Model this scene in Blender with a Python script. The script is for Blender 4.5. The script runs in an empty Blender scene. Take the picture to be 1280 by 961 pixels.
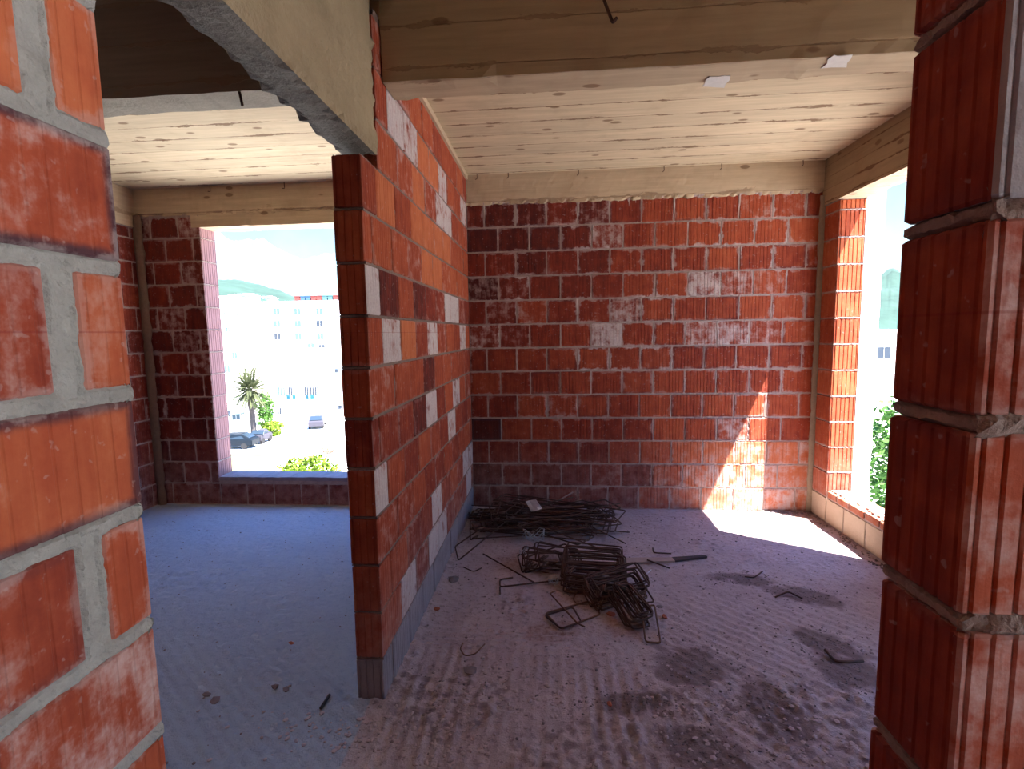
import bpy, bmesh, math, random
from mathutils import Vector, Matrix, noise
random.seed(7)
SC = bpy.context.scene
COL = SC.collection
V = Vector

# ------------------------------------------------------------------ camera solution
F, YAW, PIT, ROLL, CH = 622.914, -0.082, -0.1021, -0.0164, 1.5238
_cy, _sy, _cp, _sp = math.cos(YAW), math.sin(YAW), math.cos(PIT), math.sin(PIT)
FW = V((_sy*_cp, _cy*_cp, _sp)); RT0 = V((_cy, -_sy, 0)); UP0 = RT0.cross(FW)
RT = RT0*math.cos(ROLL) + UP0*math.sin(ROLL); UP = -RT0*math.sin(ROLL) + UP0*math.cos(ROLL)
CAM = V((0, 0, CH))
def at(x, y, ax, v):
    """point seen at pixel (x, y) of the 1280x961 frame on the plane axis=v"""
    d = FW*F + RT*(x-640) - UP*(y-480.5)
    return CAM + d*((v-CAM[ax])/d[ax])
def fl(x, y, z=0.0):
    return at(x, y, 2, z)
def far(x, y, d):
    return at(x, y, 1, d)

cd = bpy.data.cameras.new('camera'); cam = bpy.data.objects.new('camera', cd); COL.objects.link(cam)
cd.sensor_width = 36; cd.lens = F/1280*36; cd.clip_start = 0.02; cd.clip_end = 9000
cam.matrix_world = Matrix.Translation(CAM) @ Matrix((RT, UP, -FW)).transposed().to_4x4()
SC.camera = cam

# ------------------------------------------------------------------ node helpers
class NT:
    def __init__(s, name):
        s.m = bpy.data.materials.new(name); s.m.use_nodes = True
        s.t = s.m.node_tree; s.t.nodes.clear()
        s.out = s.t.nodes.new('ShaderNodeOutputMaterial')
        s.b = s.t.nodes.new('ShaderNodeBsdfPrincipled')
        s.t.links.new(s.b.outputs[0], s.out.inputs[0])
        s.b.inputs['Roughness'].default_value = .9
        s.b.inputs['Specular IOR Level'].default_value = .2
    def n(s, t, **k):
        x = s.t.nodes.new(t)
        for a, b in k.items(): setattr(x, a, b)
        return x
    def put(s, sock, v):
        if hasattr(v, 'is_linked') or isinstance(v, bpy.types.NodeSocket): s.t.links.new(v, sock)
        elif isinstance(v, (tuple, list)) and sock.type == 'RGBA' and len(v) == 3: sock.default_value = (*v, 1)
        else: sock.default_value = v
    def math(s, op, a, b=0.0, c=None, clamp=False):
        x = s.n('ShaderNodeMath', operation=op, use_clamp=clamp)
        s.put(x.inputs[0], a); s.put(x.inputs[1], b)
        if c is not None: s.put(x.inputs[2], c)
        return x.outputs[0]
    def noise(s, vec, scale, detail=4, rough=.6, dist=0.0):
        x = s.n('ShaderNodeTexNoise'); s.put(x.inputs['Vector'], vec)
        x.inputs['Scale'].default_value = scale; x.inputs['Detail'].default_value = detail
        x.inputs['Roughness'].default_value = rough; x.inputs['Distortion'].default_value = dist
        return x.outputs['Fac']
    def mapping(s, vec, scale=(1, 1, 1), loc=(0, 0, 0), rot=(0, 0, 0)):
        x = s.n('ShaderNodeMapping'); s.put(x.inputs['Vector'], vec)
        x.inputs['Scale'].default_value = scale; x.inputs['Location'].default_value = loc
        x.inputs['Rotation'].default_value = rot
        return x.outputs[0]
    def obj(s): return s.n('ShaderNodeTexCoord').outputs['Object']
    def ramp(s, f, stops):
        x = s.n('ShaderNodeValToRGB'); s.put(x.inputs[0], f)
        e = x.color_ramp.elements
        while len(e) < len(stops): e.new(.5)
        for i, (p, c) in enumerate(stops): e[i].position = p; e[i].color = (*c, 1)
        return x.outputs[0]
    def step(s, f, a, b):
        x = s.n('ShaderNodeMapRange', interpolation_type='SMOOTHSTEP'); s.put(x.inputs[0], f)
        x.inputs[1].default_value = a; x.inputs[2].default_value = b
        return x.outputs[0]
    def mix(s, f, a, b, blend='MIX'):
        x = s.n('ShaderNodeMix', data_type='RGBA', blend_type=blend)
        s.put(x.inputs[0], f); s.put(x.inputs[6], a); s.put(x.inputs[7], b)
        return x.outputs[2]
    def sep(s, vec):
        x = s.n('ShaderNodeSeparateXYZ'); s.put(x.inputs[0], vec); return x.outputs
    def color(s, c): s.put(s.b.inputs['Base Color'], c)
    def bump(s, h, strength=.5, dist=.01):
        x = s.n('ShaderNodeBump'); x.inputs['Strength'].default_value = strength; x.inputs['Distance'].default_value = dist
        s.put(x.inputs['Height'], h); s.put(s.b.inputs['Normal'], x.outputs[0])

def plain(name, c, rough=.85, var=.12, scale=6, metal=0, spec=.2):
    t = NT(name); o = t.obj(); f = t.noise(o, scale)
    t.color(t.mix(f, tuple(x*(1-var) for x in c), tuple(min(1, x*(1+var)) for x in c)))
    t.b.inputs['Roughness'].default_value = rough; t.b.inputs['Metallic'].default_value = metal
    t.b.inputs['Specular IOR Level'].default_value = spec
    return t.m

def brick_material():
    t = NT('hollow_clay_brick')
    o = t.obj()
    a = t.n('ShaderNodeAttribute', attribute_name='tone')
    s = t.n('ShaderNodeSeparateColor'); t.put(s.inputs[0], a.outputs['Color'])
    tone, white, edgew, burn = s.outputs[0], s.outputs[1], s.outputs[2], a.outputs['Alpha']
    uv = t.n('ShaderNodeUVMap', uv_map='face').outputs[0]
    u = t.sep(uv)
    dx = t.math('MULTIPLY', t.math('SUBTRACT', 1.0, t.math('ABSOLUTE', u[0])), .12)
    dy = t.math('MULTIPLY', t.math('SUBTRACT', 1.0, t.math('ABSOLUTE', u[1])), .095)
    d = t.math('MINIMUM', dx, dy)
    big = t.noise(o, 3.2, 3); mid = t.noise(o, 14, 5, .65); fine = t.noise(o, 90, 3)
    streak = t.noise(t.mapping(o, (34, 34, 3.2)), 1.0, 4, .6)
    f = t.math('ADD', tone, t.math('MULTIPLY', t.math('SUBTRACT', mid, .5), .55))
    f = t.math('ADD', f, t.math('MULTIPLY', t.math('SUBTRACT', streak, .5), .45), clamp=True)
    base = t.ramp(f, [(0, (.085, .018, .016)), (.32, (.21, .034, .02)), (.62, (.36, .075, .033)), (1, (.52, .155, .065))])
    # burnt rim
    rim = t.math('SUBTRACT', 1.0, t.step(t.math('ADD', d, t.math('MULTIPLY', mid, .02)), .016, .034))
    base = t.mix(t.math('MULTIPLY', rim, burn), base, (.075, .032, .04))
    # lime bloom and smeared mortar
    e = t.math('SUBTRACT', 1.0, t.step(t.math('SUBTRACT', d, t.math('MULTIPLY', t.math('SUBTRACT', mid, .5), .11)), 0.0, .016))
    em = t.math('MULTIPLY', t.math('MULTIPLY', e, edgew), t.step(t.noise(o, 5, 4), .34, .52))
    wm = t.math('MULTIPLY', t.math('MULTIPLY', white, 1.35, clamp=True), t.step(t.math('ADD', t.math('MULTIPLY', streak, .3), t.math('ADD', t.math('MULTIPLY', mid, .8), t.math('MULTIPLY', white, .45))), .70, .95))
    m = t.math('MAXIMUM', em, wm)
    col = t.mix(t.math('MULTIPLY', m, t.step(t.math('ADD', big, t.math('MULTIPLY', white, .5)), .3, .8)), base, t.mix(fine, (.40, .32, .31), (.66, .58, .56)))
    spots = t.step(t.noise(o, 55, 2, .5), .66, .72)
    col = t.mix(t.math('MULTIPLY', spots, .22), col, (.5, .43, .42))
    # levelling string mark
    z = t.sep(o)[2]
    line = t.math('SUBTRACT', 1.0, t.step(t.math('ABSOLUTE', t.math('SUBTRACT', z, 1.536)), .0006, .002))
    col = t.mix(t.math('MULTIPLY', line, .4), col, (.2, .02, .02))
    # dust near the floor
    dust = t.math('MULTIPLY', t.math('SUBTRACT', 1.0, t.step(z, .02, .75)), t.math('MULTIPLY', t.step(mid, .2, .7), .42))
    col = t.mix(dust, col, (.42, .325, .295))
    t.color(col)
    t.bump(t.math('ADD', t.math('MULTIPLY', fine, .5), t.math('ADD', mid, streak)), .45, .004)
    return t.m

def mortar_material(name, c1, c2):
    t = NT(name); o = t.obj()
    f = t.noise(o, 22, 6, .7); g = t.noise(o, 5, 3)
    t.color(t.mix(f, c1, c2)); t.bump(t.math('ADD', f, t.noise(o, 110, 3)), .8, .006)
    return t.m

def board_material(name, c, axis='Y', width=.14, dark=.8, stain_tint=(.16, .085, .045), off=0.0, tint=.2):
    """board-marked concrete: boards laid side by side along `axis`"""
    t = NT(name); o = t.obj(); s = t.sep(o)
    p = {'X': s[0], 'Y': s[1], 'Z': s[2]}[axis]
    wob = t.math('MULTIPLY', t.math('SUBTRACT', t.noise(o, 1.6, 3), .5), .02)
    q = t.math('DIVIDE', t.math('ADD', t.math('ADD', p, off), wob), width)
    idx = t.math('FLOOR', q); fr = t.math('SUBTRACT', q, idx)
    wn = t.n('ShaderNodeTexWhiteNoise', noise_dimensions='1D'); t.put(wn.inputs['W'], idx)
    r = wn.outputs['Value']
    sc = {'X': (30, 2.2, 2.2), 'Y': (2.2, 30, 30), 'Z': (2.2, 2.2, 34)}[axis]
    grain = t.noise(t.mapping(o, sc), 1.0, 5, .62, .3)
    blot = t.noise(o, 3.0, 5, .65)
    col = t.mix(grain, tuple(x*.62 for x in c), tuple(min(.9, x*1.28) for x in c))
    col = t.mix(t.math('MULTIPLY', r, tint), col, tuple(x*.55 for x in c))
    col = t.mix(t.math('MULTIPLY', t.step(blot, .5, .75), .35), col, tuple(x*y for x, y in zip(c, (.55, .5, .45))))
    edge = t.math('MINIMUM', fr, t.math('SUBTRACT', 1.0, fr))
    rag = t.noise(t.mapping(o, tuple(3.4 if k < 10 else 9 for k in sc)), 1.0, 5, .7)
    wid = t.math('MULTIPLY', t.math('POWER', t.step(rag, .42, .8), 1.5), .22)
    line = t.step(t.math('SUBTRACT', t.math('ADD', wid, .012), edge), -.012, .012)
    thin = t.math('MULTIPLY', line, t.step(t.noise(o, 7, 3), .28, .5))
    col = t.mix(t.math('MULTIPLY', thin, dark), col, stain_tint)
    vo = t.n('ShaderNodeTexVoronoi', feature='F1'); t.put(vo.inputs['Vector'], t.mapping(o, {'X': (7, 3.5, 7), 'Y': (3.5, 7, 7), 'Z': (3.5, 3.5, 8)}[axis]))
    vo.inputs['Scale'].default_value = 1.0
    knot = t.math('SUBTRACT', 1.0, t.step(t.math('ADD', vo.outputs['Distance'], t.math('MULTIPLY', grain, .06)), .13, .18))
    col = t.mix(t.math('MULTIPLY', knot, .7), col, stain_tint)
    t.color(col)
    h = t.math('ADD', t.math('MULTIPLY', grain, .3), t.math('SUBTRACT', t.math('MULTIPLY', r, .5), t.math('MULTIPLY', thin, .8)))
    t.bump(h, .6, .006)
    return t.m

def concrete_material(name, c1, c2, scale=5, bumpd=.006, rot=0.0):
    t = NT(name); o = t.obj()
    f = t.noise(o, scale, 6, .65); g = t.noise(t.mapping(o, (12, 1.6, 5), rot=(rot, 0, 0)), 1.0, 4)
    col = t.mix(f, c1, c2); col = t.mix(t.math('MULTIPLY', t.step(g, .45, .8), .4), col, tuple(x*.6 for x in c1))
    t.color(col); t.bump(t.math('ADD', f, t.math('ADD', t.noise(o, 60, 3), g)), .6, bumpd)
    return t.m

def floor_material():
    t = NT('dusty_screed'); o = t.obj()
    a = t.n('ShaderNodeAttribute', attribute_name='stain_tint')
    s = t.n('ShaderNodeSeparateColor'); t.put(s.inputs[0], a.outputs['Color'])
    f = t.noise(o, 4, 6, .65); g = t.noise(o, 38, 5, .7); h = t.noise(o, 140, 3)
    col = t.mix(f, (.32, .25, .248), (.52, .44, .44))
    col = t.mix(t.math('MULTIPLY', t.step(g, .52, .66), .6), col, (.16, .115, .115))
    col = t.mix(t.math('MULTIPLY', s.outputs[0], t.step(t.math('ADD', g, t.math('MULTIPLY', s.outputs[0], .25)), .4, .62)), col, (.20, .15, .145))
    col = t.mix(t.math('MULTIPLY', s.outputs[1], t.step(g, .2, .7)), col, (.20, .075, .03))
    col = t.mix(t.math('MULTIPLY', s.outputs[2], .7), col, (.27, .36, .44))  # blue skylight of the left room painted into the floor colour
    t.color(col)
    t.bump(t.math('ADD', g, t.math('MULTIPLY', h, .6)), .8, .008)
    return t.m

M = {}
M['brick'] = brick_material()
M['mortar_light'] = mortar_material('light_cement_mortar', (.20, .195, .18), (.44, .435, .41))
M['mortar_dark'] = mortar_material('brown_grey_mortar', (.13, .085, .07), (.30, .22, .19))
M['mortar_back'] = mortar_material('lime_stained_mortar', (.20, .13, .11), (.56, .46, .42))
M['cement'] = concrete_material('cement_splash', (.20, .17, .18), (.36, .33, .35), 9)
M['base_block'] = concrete_material('beige_base_block', (.42, .33, .24), (.56, .46, .36), 6)
M['ceiling'] = board_material('board_marked_ceiling', (.66, .54, .36), 'Y', .19, .8)
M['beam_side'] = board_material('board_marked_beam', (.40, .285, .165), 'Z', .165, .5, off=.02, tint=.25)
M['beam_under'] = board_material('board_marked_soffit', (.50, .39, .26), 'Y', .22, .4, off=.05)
M['beam_shaded'] = board_material('shaded_board_marked_beam', (.17, .115, .08), 'Z', .165, .5, off=.02)  # left room beam: its shade is painted in as a darker concrete
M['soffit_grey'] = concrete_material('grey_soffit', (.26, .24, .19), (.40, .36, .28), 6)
M['lintel_under'] = concrete_material('shaded_lintel_soffit', (.09, .082, .07), (.20, .182, .155), 9, .01)  # underside shade of the lintel painted into a darker concrete
M['beam_back'] = board_material('board_marked_ring_beam', (.58, .45, .30), 'Z', .27, .5, off=.09)
M['beam_right'] = board_material('board_marked_edge_beam', (.40, .29, .18), 'Z', .09, .9, off=.02, tint=.5)
M['lintel'] = concrete_material('rough_lintel_concrete', (.20, .15, .09), (.38, .30, .185), 5, .012, .8)
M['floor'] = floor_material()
M['rust'] = plain('rusted_steel', (.085, .046, .034), .8, .6, 30)
M['rust_light'] = plain('brown_rusted_steel', (.15, .075, .045), .8, .5, 30)
M['rust_pale'] = plain('pale_brown_rod', (.27, .17, .14), .8, .3, 30)
M['lit_brick'] = plain('glare_brick_end', (.33, .19, .195), .9, .2, 12)  # bright window reveal painted into a paler brick colour
M['wire'] = plain('dull_tie_wire', (.42, .44, .47), .5, .3, 30, .5)
M['paper'] = plain('white_paper', (.75, .77, .80), .8, .06)
M['timber'] = plain('weathered_timber', (.36, .27, .23), .85, .3, 14)
M['timber_dark'] = plain('dark_wet_timber', (.06, .05, .05), .7, .3, 14)
M['clay'] = plain('broken_clay', (.33, .10, .055), .95, .3, 20)
M['stone'] = plain('grey_rubble', (.20, .16, .155), .95, .3, 20)
M['added_slab'] = plain('added_slab_concrete', (.42, .38, .34), .9, .1)  # for the unseen slabs added to shape the daylight
M['render'] = plain('white_render', (.82, .80, .77), .9, .05)

# ------------------------------------------------------------------ mesh helpers
def link(name, me, mats, parent=None, smooth=False):
    o = bpy.data.objects.new(name, me); COL.objects.link(o)
    for m in (mats if isinstance(mats, (list, tuple)) else [mats]): me.materials.append(m)
    if smooth: me.polygons.foreach_set('use_smooth', [True]*len(me.polygons))
    if parent: o.parent = parent
    return o
def build(name, bm, mats, parent=None, smooth=False):
    me = bpy.data.meshes.new(name); bmesh.ops.recalc_face_normals(bm, faces=bm.faces); bm.to_mesh(me); bm.free()
    return link(name, me, mats, parent, smooth)
def struct(o): o['kind'] = 'structure'; return o
def tag(o, label, cat, group=None, kind=None):
    o['label'] = label; o['category'] = cat
    if group: o['group'] = group
    if kind: o['kind'] = kind
    return o
def empty(name, loc, rz=0):
    o = bpy.data.objects.new(name, None); COL.objects.link(o); o.location = loc; o.rotation_euler = (0, 0, rz); o.empty_display_size = .1
    return o
def copy_tree(o, parent=None):
    c = o.copy(); COL.objects.link(c)
    if parent: c.parent = parent
    for ch in list(o.children): copy_tree(ch, c)
    return c
def box(bm, a, b, mat=0, cuts=None):
    x0, y0, z0 = a; x1, y1, z1 = b
    vs = [bm.verts.new(p) for p in ((x0,y0,z0),(x1,y0,z0),(x1,y1,z0),(x0,y1,z0),(x0,y0,z1),(x1,y0,z1),(x1,y1,z1),(x0,y1,z1))]
    for f in ((0,3,2,1),(4,5,6,7),(0,1,5,4),(1,2,6,5),(2,3,7,6),(3,0,4,7)):
        bm.faces.new([vs[i] for i in f]).material_index = mat
    return vs
def tube(bm, pts, r, n=6, mat=0, closed=False):
    pts = [V(p) for p in pts]; N = len(pts); rings = []
    up = V((0.13, .21, .97)).normalized()
    for i, p in enumerate(pts):
        if closed: d = pts[(i+1) % N]-pts[i-1]
        else: d = pts[min(i+1, N-1)]-pts[max(i-1, 0)]
        d.normalize()
        a = d.cross(up)
        if a.length < .1: a = d.cross(V((1, 0, 0)))
        a.normalize(); b = d.cross(a)
        rr = r(i/(N-1)) if callable(r) else r
        rings.append([bm.verts.new(p+(a*math.cos(2*math.pi*k/n)+b*math.sin(2*math.pi*k/n))*rr) for k in range(n)])
    for i in range(N if closed else N-1):
        A, B = rings[i], rings[(i+1) % N]
        for k in range(n): bm.faces.new((A[k], A[(k+1) % n], B[(k+1) % n], B[k])).material_index = mat
    if not closed:
        bm.faces.new(rings[0][::-1]).material_index = mat; bm.faces.new(rings[-1]).material_index = mat
def fillet(pts, r=.02, k=3, closed=False):
    pts = [V(p) for p in pts]; out = []; N = len(pts)
    for i, p in enumerate(pts):
        if not closed and i in (0, N-1): out.append(p); continue
        a, b = pts[i-1], pts[(i+1) % N]
        ra = min(r, (a-p).length*.45); rb = min(r, (b-p).length*.45)
        A = p+(a-p).normalized()*ra; B = p+(b-p).normalized()*rb
        for j in range(k+1):
            t = j/k; out.append(A*(1-t)**2+p*2*t*(1-t)+B*t*t)
    return out
def rough_box(name, a, b, mats, res=.05, amp=.004, seed=0, parent=None, matfn=None, edge=.006, freq=9):
    """a concrete member: box cut into a grid, its surface and arrises knocked slightly out of true"""
    bm = bmesh.new(); box(bm, a, b)
    for ax in range(3):
        n = min(110, int((b[ax]-a[ax])/res))
        for i in range(1, n):
            co = V((0, 0, 0)); co[ax] = a[ax]+(b[ax]-a[ax])*i/n; no = V((0, 0, 0)); no[ax] = 1
            bmesh.ops.bisect_plane(bm, geom=bm.verts[:]+bm.edges[:]+bm.faces[:], plane_co=co, plane_no=no)
    bm.normal_update()
    for v in bm.verts:
        c = v.co; s = sum(1 for ax in range(3) if abs(c[ax]-a[ax]) < 1e-5 or abs(c[ax]-b[ax]) < 1e-5)
        q = c*freq+V((seed*7.1, seed*3.3, seed))
        k = noise.noise(q)*amp + noise.noise(q*3)*amp*.5
        if s >= 2: k += (noise.noise(q*2.3)-.4)*edge*1.5
        v.co = c+v.normal*k
    bm.normal_update()
    if matfn:
        for f in bm.faces: f.material_index = matfn(f.normal)
    return build(name, bm, mats, parent)

# ------------------------------------------------------------------ brickwork
class Wall:
    """U along the wall, Z up, N out of the fair face. Bricks go right through the thickness."""
    def __init__(s, name, O, U, N, thick, mortar, gdepth=.0022, gw=.003, gsp=.027, endgd=.004, res=.012, hj=.012, vj=.011, bulge=.004, ragged=.006):
        s.name = name; s.O = V(O); s.U = V(U); s.N = V(N); s.T = thick; s.bm = bmesh.new(); s.hj = hj; s.vj = vj
        s.uv = s.bm.loops.layers.uv.new('face'); s.cl = s.bm.loops.layers.float_color.new('tone')
        s.gd, s.gw, s.gs, s.egd = gdepth, gw, gsp, endgd; s.mortar = mortar; s.res = res; s.bricks = []; s.bulge = bulge; s.rag = ragged
        s.rnd = random.Random(hash(name) % 1000 if False else sum(map(ord, name)))
    def P(s, u, w, v): return s.O+s.U*u+s.N*w+V((0, 0, v))
    def brick(s, u0, u1, v0, v1, tone=.5, white=0, edge=.4, burn=0, mat=0, jit=1.0, gd=None, egd=None, end=None):
        r = s.rnd; s.bricks.append((u0, u1, v0, v1))
        gd = s.gd if gd is None else gd; egd = s.egd if egd is None else egd
        a, b = (u0 if abs(u0) < .001 else u0+s.vj/2), u1-s.vj/2; lo, hi = v0+s.hj/2, v1-s.hj/2
        if b-a < .015 or hi-lo < .02: return
        ch = .0035; w0 = r.uniform(-.0025, .0025)*jit; T = s.T
        def side(p, q, dep, L):
            # grooves along a side of length L from p to q, returns (t, depth) list
            n = max(1, int(round(L/s.gs))); out = []
            if dep <= 0: return out
            for i in range(n):
                c = (i+.5)/n*L
                if c < ch+s.gw*2 or c > L-ch-s.gw*2: continue
                out += [(c-s.gw, 0), (c-s.gw*.45, dep), (c+s.gw*.45, dep), (c+s.gw, 0)]
            return out
        prof = []   # (u, w)  counter-clockwise around the brick seen from above
        prof += [(a+ch, 0)]+[(a+t, -dd) for t, dd in side(0, 0, gd, b-a)]+[(b-ch, 0)]
        prof += [(b, -ch)]+[(b-dd, -t) for t, dd in side(0, 0, egd, T)]+[(b, -T+ch)]
        prof += [(b-ch, -T)]+[(b-t, -T+dd) for t, dd in side(0, 0, gd, b-a)]+[(a+ch, -T)]
        prof += [(a, -T+ch)]+[(a+dd, -T+t) for t, dd in side(0, 0, egd, T)]+[(a, -ch)]
        cu, cw = (a+b)/2, -T/2
        tilt = r.uniform(-.004, .004)*jit; lean = r.uniform(-.006, .006)*jit
        rings = []
        for v, ins in ((lo, ch), (lo+ch, 0), (hi-ch, 0), (hi, ch)):
            ring = []
            for (u, w) in prof:
                uu = u+(ins if u < cu else -ins); ww = w+(ins if w < cw else -ins)
                vv = v+tilt*(uu-cu)
                ring.append(s.bm.verts.new(s.P(uu, ww+w0+lean*(v-(lo+hi)/2), vv)))
            rings.append(ring)
        n = len(prof); fs = []
        for i in range(3):
            for k in range(n):
                f = s.bm.faces.new((rings[i][k], rings[i][(k+1) % n], rings[i+1][(k+1) % n], rings[i+1][k])); fs.append(f)
        fs.append(s.bm.faces.new(rings[0][::-1])); fs.append(s.bm.faces.new(rings[3]))
        hl, hh = (b-a)/2, (hi-lo)/2
        for f in fs:
            f.material_index = mat; f.normal_update()
            fc = f.calc_center_median()-s.O; fu = fc.dot(s.U); fw_ = fc.dot(s.N)-w0
            onend = min(fu-a, b-fu) < min(-fw_, fw_+T)-.0005
            if onend and s.name == 'wall_right_stub': f.material_index = 0
            if onend and end and s.name == 'wall_back_left': f.material_index = 4  # jamb ends take the brick with reveal light painted in
            for l in f.loops:
                d = l.vert.co-s.O; u = d.dot(s.U); w = d.dot(s.N); v = d.z
                x = (w-cw)/(T/2) if onend else (u-cu)/hl
                if not onend: x = math.copysign(max(0, 1-(1-min(1, abs(x)))*hl/.12), x) if hl > .02 else x
                else: x *= .6
                l[s.uv].uv = (x, (v-(lo+hi)/2)/hh)
                l[s.cl] = (tone, white, edge, burn) if not onend else (end or (tone, white*.1, edge*.5, burn))
    def slab(s, u0, u1, v0, v1, inset=.014, mat=1):
        # inner core
        P = [s.P(u, w, v) for v in (v0, v1) for (u, w) in ((u0+inset, -inset), (u1-inset, -inset), (u1-inset, -s.T+inset), (u0+inset, -s.T+inset))]
        vs = [s.bm.verts.new(p) for p in P]
        for f in ((0,3,2,1),(4,5,6,7),(0,1,5,4),(1,2,6,5),(2,3,7,6),(3,0,4,7)):
            s.bm.faces.new([vs[i] for i in f]).material_index = mat
    def joints(s, u0, u1, v0, v1, skip=None, back=False, mat=1, drip=None):
        """mortar surface: shrinks back behind the bricks, squeezes out unevenly along the joints"""
        nu = max(2, int((u1-u0)/s.res)); nv = max(2, int((v1-v0)/s.res)); rows = {}
        for b in s.bricks: rows.setdefault(round((b[2]+b[3])/2, 3), []).append(b)
        rk = sorted(rows); s.e0, s.e1 = u0, u1
        grid = []
        for j in range(nv+1):
            v = v0+(v1-v0)*j/nv; line = []
            k = min(rk, key=lambda q: abs(q-v)); bs = rows[k]
            for i in range(nu+1):
                u = u0+(u1-u0)*i/nu; d = 0.0
                for (a, b, lo, hi) in bs:
                    if a <= u <= b and lo <= v <= hi:
                        d = min((u-a-s.vj/2) if a > .004 else 1, (b-u-s.vj/2) if b < s.e1-.004 else 1, v-lo-s.hj/2, hi-v-s.hj/2); break
                q = V((u*26+s.O.x*5, v*26, s.O.y*3)); nz = noise.noise(q)+.5*noise.noise(q*2.7)+.45*noise.noise(q*6.1)
                prof = 1-min(1, max(0, (d+.004)/.016))
                w = -.012+prof*(.008+s.bulge)+prof*nz*s.rag
                if drip and v > drip: w += max(0, noise.noise(V((u*38, v*5, 3)))+.25)*.02*(v-drip)/max(.01, v1-drip)
                line.append(s.bm.verts.new(s.P(u, w if not back else -s.T-w, v)))
            grid.append(line)
        for j in range(nv):
            for i in range(nu):
                if skip and skip(u0+(u1-u0)*(i+.5)/nu, v0+(v1-v0)*(j+.5)/nv): continue
                f = s.bm.faces.new((grid[j][i], grid[j][i+1], grid[j+1][i+1], grid[j+1][i])); f.material_index = mat
    def endjoints(s, u, sign, courses, mat=1):
        """mortar beds seen on the end of the wall"""
        for v in courses:
            pts = []
            n = max(4, int(s.T/.006))
            for j, dv in enumerate((-.5, -.2, .2, .5)):
                row = []
                for i in range(n+1):
                    w = -s.T*i/n; q = V((w*40, v*9+dv, u))
                    e = (-.014 if abs(dv) > .4 else s.bulge*.5-.004+(noise.noise(q)+.6*noise.noise(q*2.3))*s.rag*.6)
                    row.append(s.bm.verts.new(s.P(u+sign*e, w, v+dv*s.hj*1.25+noise.noise(q*1.3)*.003+noise.noise(q*4)*.0025)))
                pts.append(row)
            for j in range(3):
                for i in range(n): s.bm.faces.new((pts[j][i], pts[j][i+1], pts[j+1][i+1], pts[j+1][i])).material_index = mat
    def done(s, extra=()):
        extra = list(extra)+[M['lit_brick']]
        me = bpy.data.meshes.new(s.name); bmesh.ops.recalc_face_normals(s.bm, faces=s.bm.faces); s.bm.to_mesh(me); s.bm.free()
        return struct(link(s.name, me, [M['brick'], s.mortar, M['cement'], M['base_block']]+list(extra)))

XP, YB, XR, XL, YP = -.703, 4.23, 2.14, -.6945, 1.8725
TP = .115
XW = -3.65                       # far side wall of the left room
CEIL, CEIL2 = 2.825, 3.02
PI = .2; BL = .2575

# ---- back wall of the right room
w = Wall('wall_back', (XP, YB, 0), (1, 0, 0), (0, -1, 0), .2, M['mortar_back'])
W8 = {0: (.0, .0)}
white_back = {(8,0):.65,(8,1):.5,(8,4):.95,(8,7):.75,(8,8):.75,(8,9):.6,(9,5):.75,(10,7):.85,(10,8):.7,(10,0):.6,(10,1):.5,(11,11):.6,(9,2):.45,(9,1):.5,
              (12,4):.7,(13,4):.55,(13,9):.5,(13,10):.5,(13,1):.35,(13,2):.4,(13,3):.4,(4,8):.7,(7,6):.35,(5,3):.45,(3,6):.4,(2,4):.45,(2,7):.35,(2,5):.3,(10,9):.55,(9,4):.3,(8,10):.4,(6,0):.35,(11,1):.35}
for k in range(13):
    u = 0.0; i = 0; kk = k+1
    first = BL if kk % 2 == 0 else BL*.56
    while u < XR-XP-.001:
        L = first if i == 0 else BL*w.rnd.uniform(.985, 1.015)
        e = min(u+L, XR-XP)
        if XR-XP-e < .04: e = XR-XP
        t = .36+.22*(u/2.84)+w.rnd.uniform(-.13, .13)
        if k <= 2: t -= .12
        if k >= 9 and u < 1.0: t -= .2  # upper left: wet brick plus shade, both painted into the tone
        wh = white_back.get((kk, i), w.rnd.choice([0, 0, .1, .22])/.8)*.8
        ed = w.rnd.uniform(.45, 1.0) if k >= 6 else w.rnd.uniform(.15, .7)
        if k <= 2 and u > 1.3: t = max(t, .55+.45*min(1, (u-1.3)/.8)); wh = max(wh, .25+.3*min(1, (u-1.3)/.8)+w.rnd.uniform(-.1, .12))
        if kk == 4 and i == 0: w.brick(u, e, k*PI, kk*PI, .0, 0, .1, 1.0)
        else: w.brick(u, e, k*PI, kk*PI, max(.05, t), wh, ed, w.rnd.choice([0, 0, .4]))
        u = e; i += 1
w.slab(-.13, XR-XP, 0, 2.6); w.joints(0, XR-XP, 0, 2.6, drip=2.46)
w.done()

# ---- wall between the two rooms
w = Wall('wall_middle', (XP, YP, 0), (0, 1, 0), (1, 0, 0), TP, M['mortar_dark'], gdepth=.0016, endgd=.003, bulge=.001, ragged=.005)
pw = [(2.409,2.518),(2.684,2.517),(3.223,2.498),(3.169,2.301),(3.422,2.278),(3.475,1.675),(3.735,1.673),(1.935,1.718),(2.101,1.533),(2.852,1.477),(4.098,2.471),(3.954,1.506),
      (2.874,1.11),(3.687,1.085),(1.92,.909),(3.481,.882),(2.93,.515),(2.885,.332),(2.341,.318),(4.029,.515),(3.95,.3)]
po = [(2.627,2.315),(2.135,2.12),(2.954,2.499),(3.021,2.137),(2.357,1.533),(3.162,1.93),(2.55,2.12),(2.8,1.95),(3.4,2.12)]
pd = [(2.145,1.711),(2.744,1.741),(2.688,1.324),(2.5,1.1)]
firsts = {0: .12, 1: .27, 2: .14, 3: .26, 4: .15, 5: .08, 6: .30, 7: .16, 8: .15, 9: .09, 10: .155, 11: .27, 12: .15, 13: .26}
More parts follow.
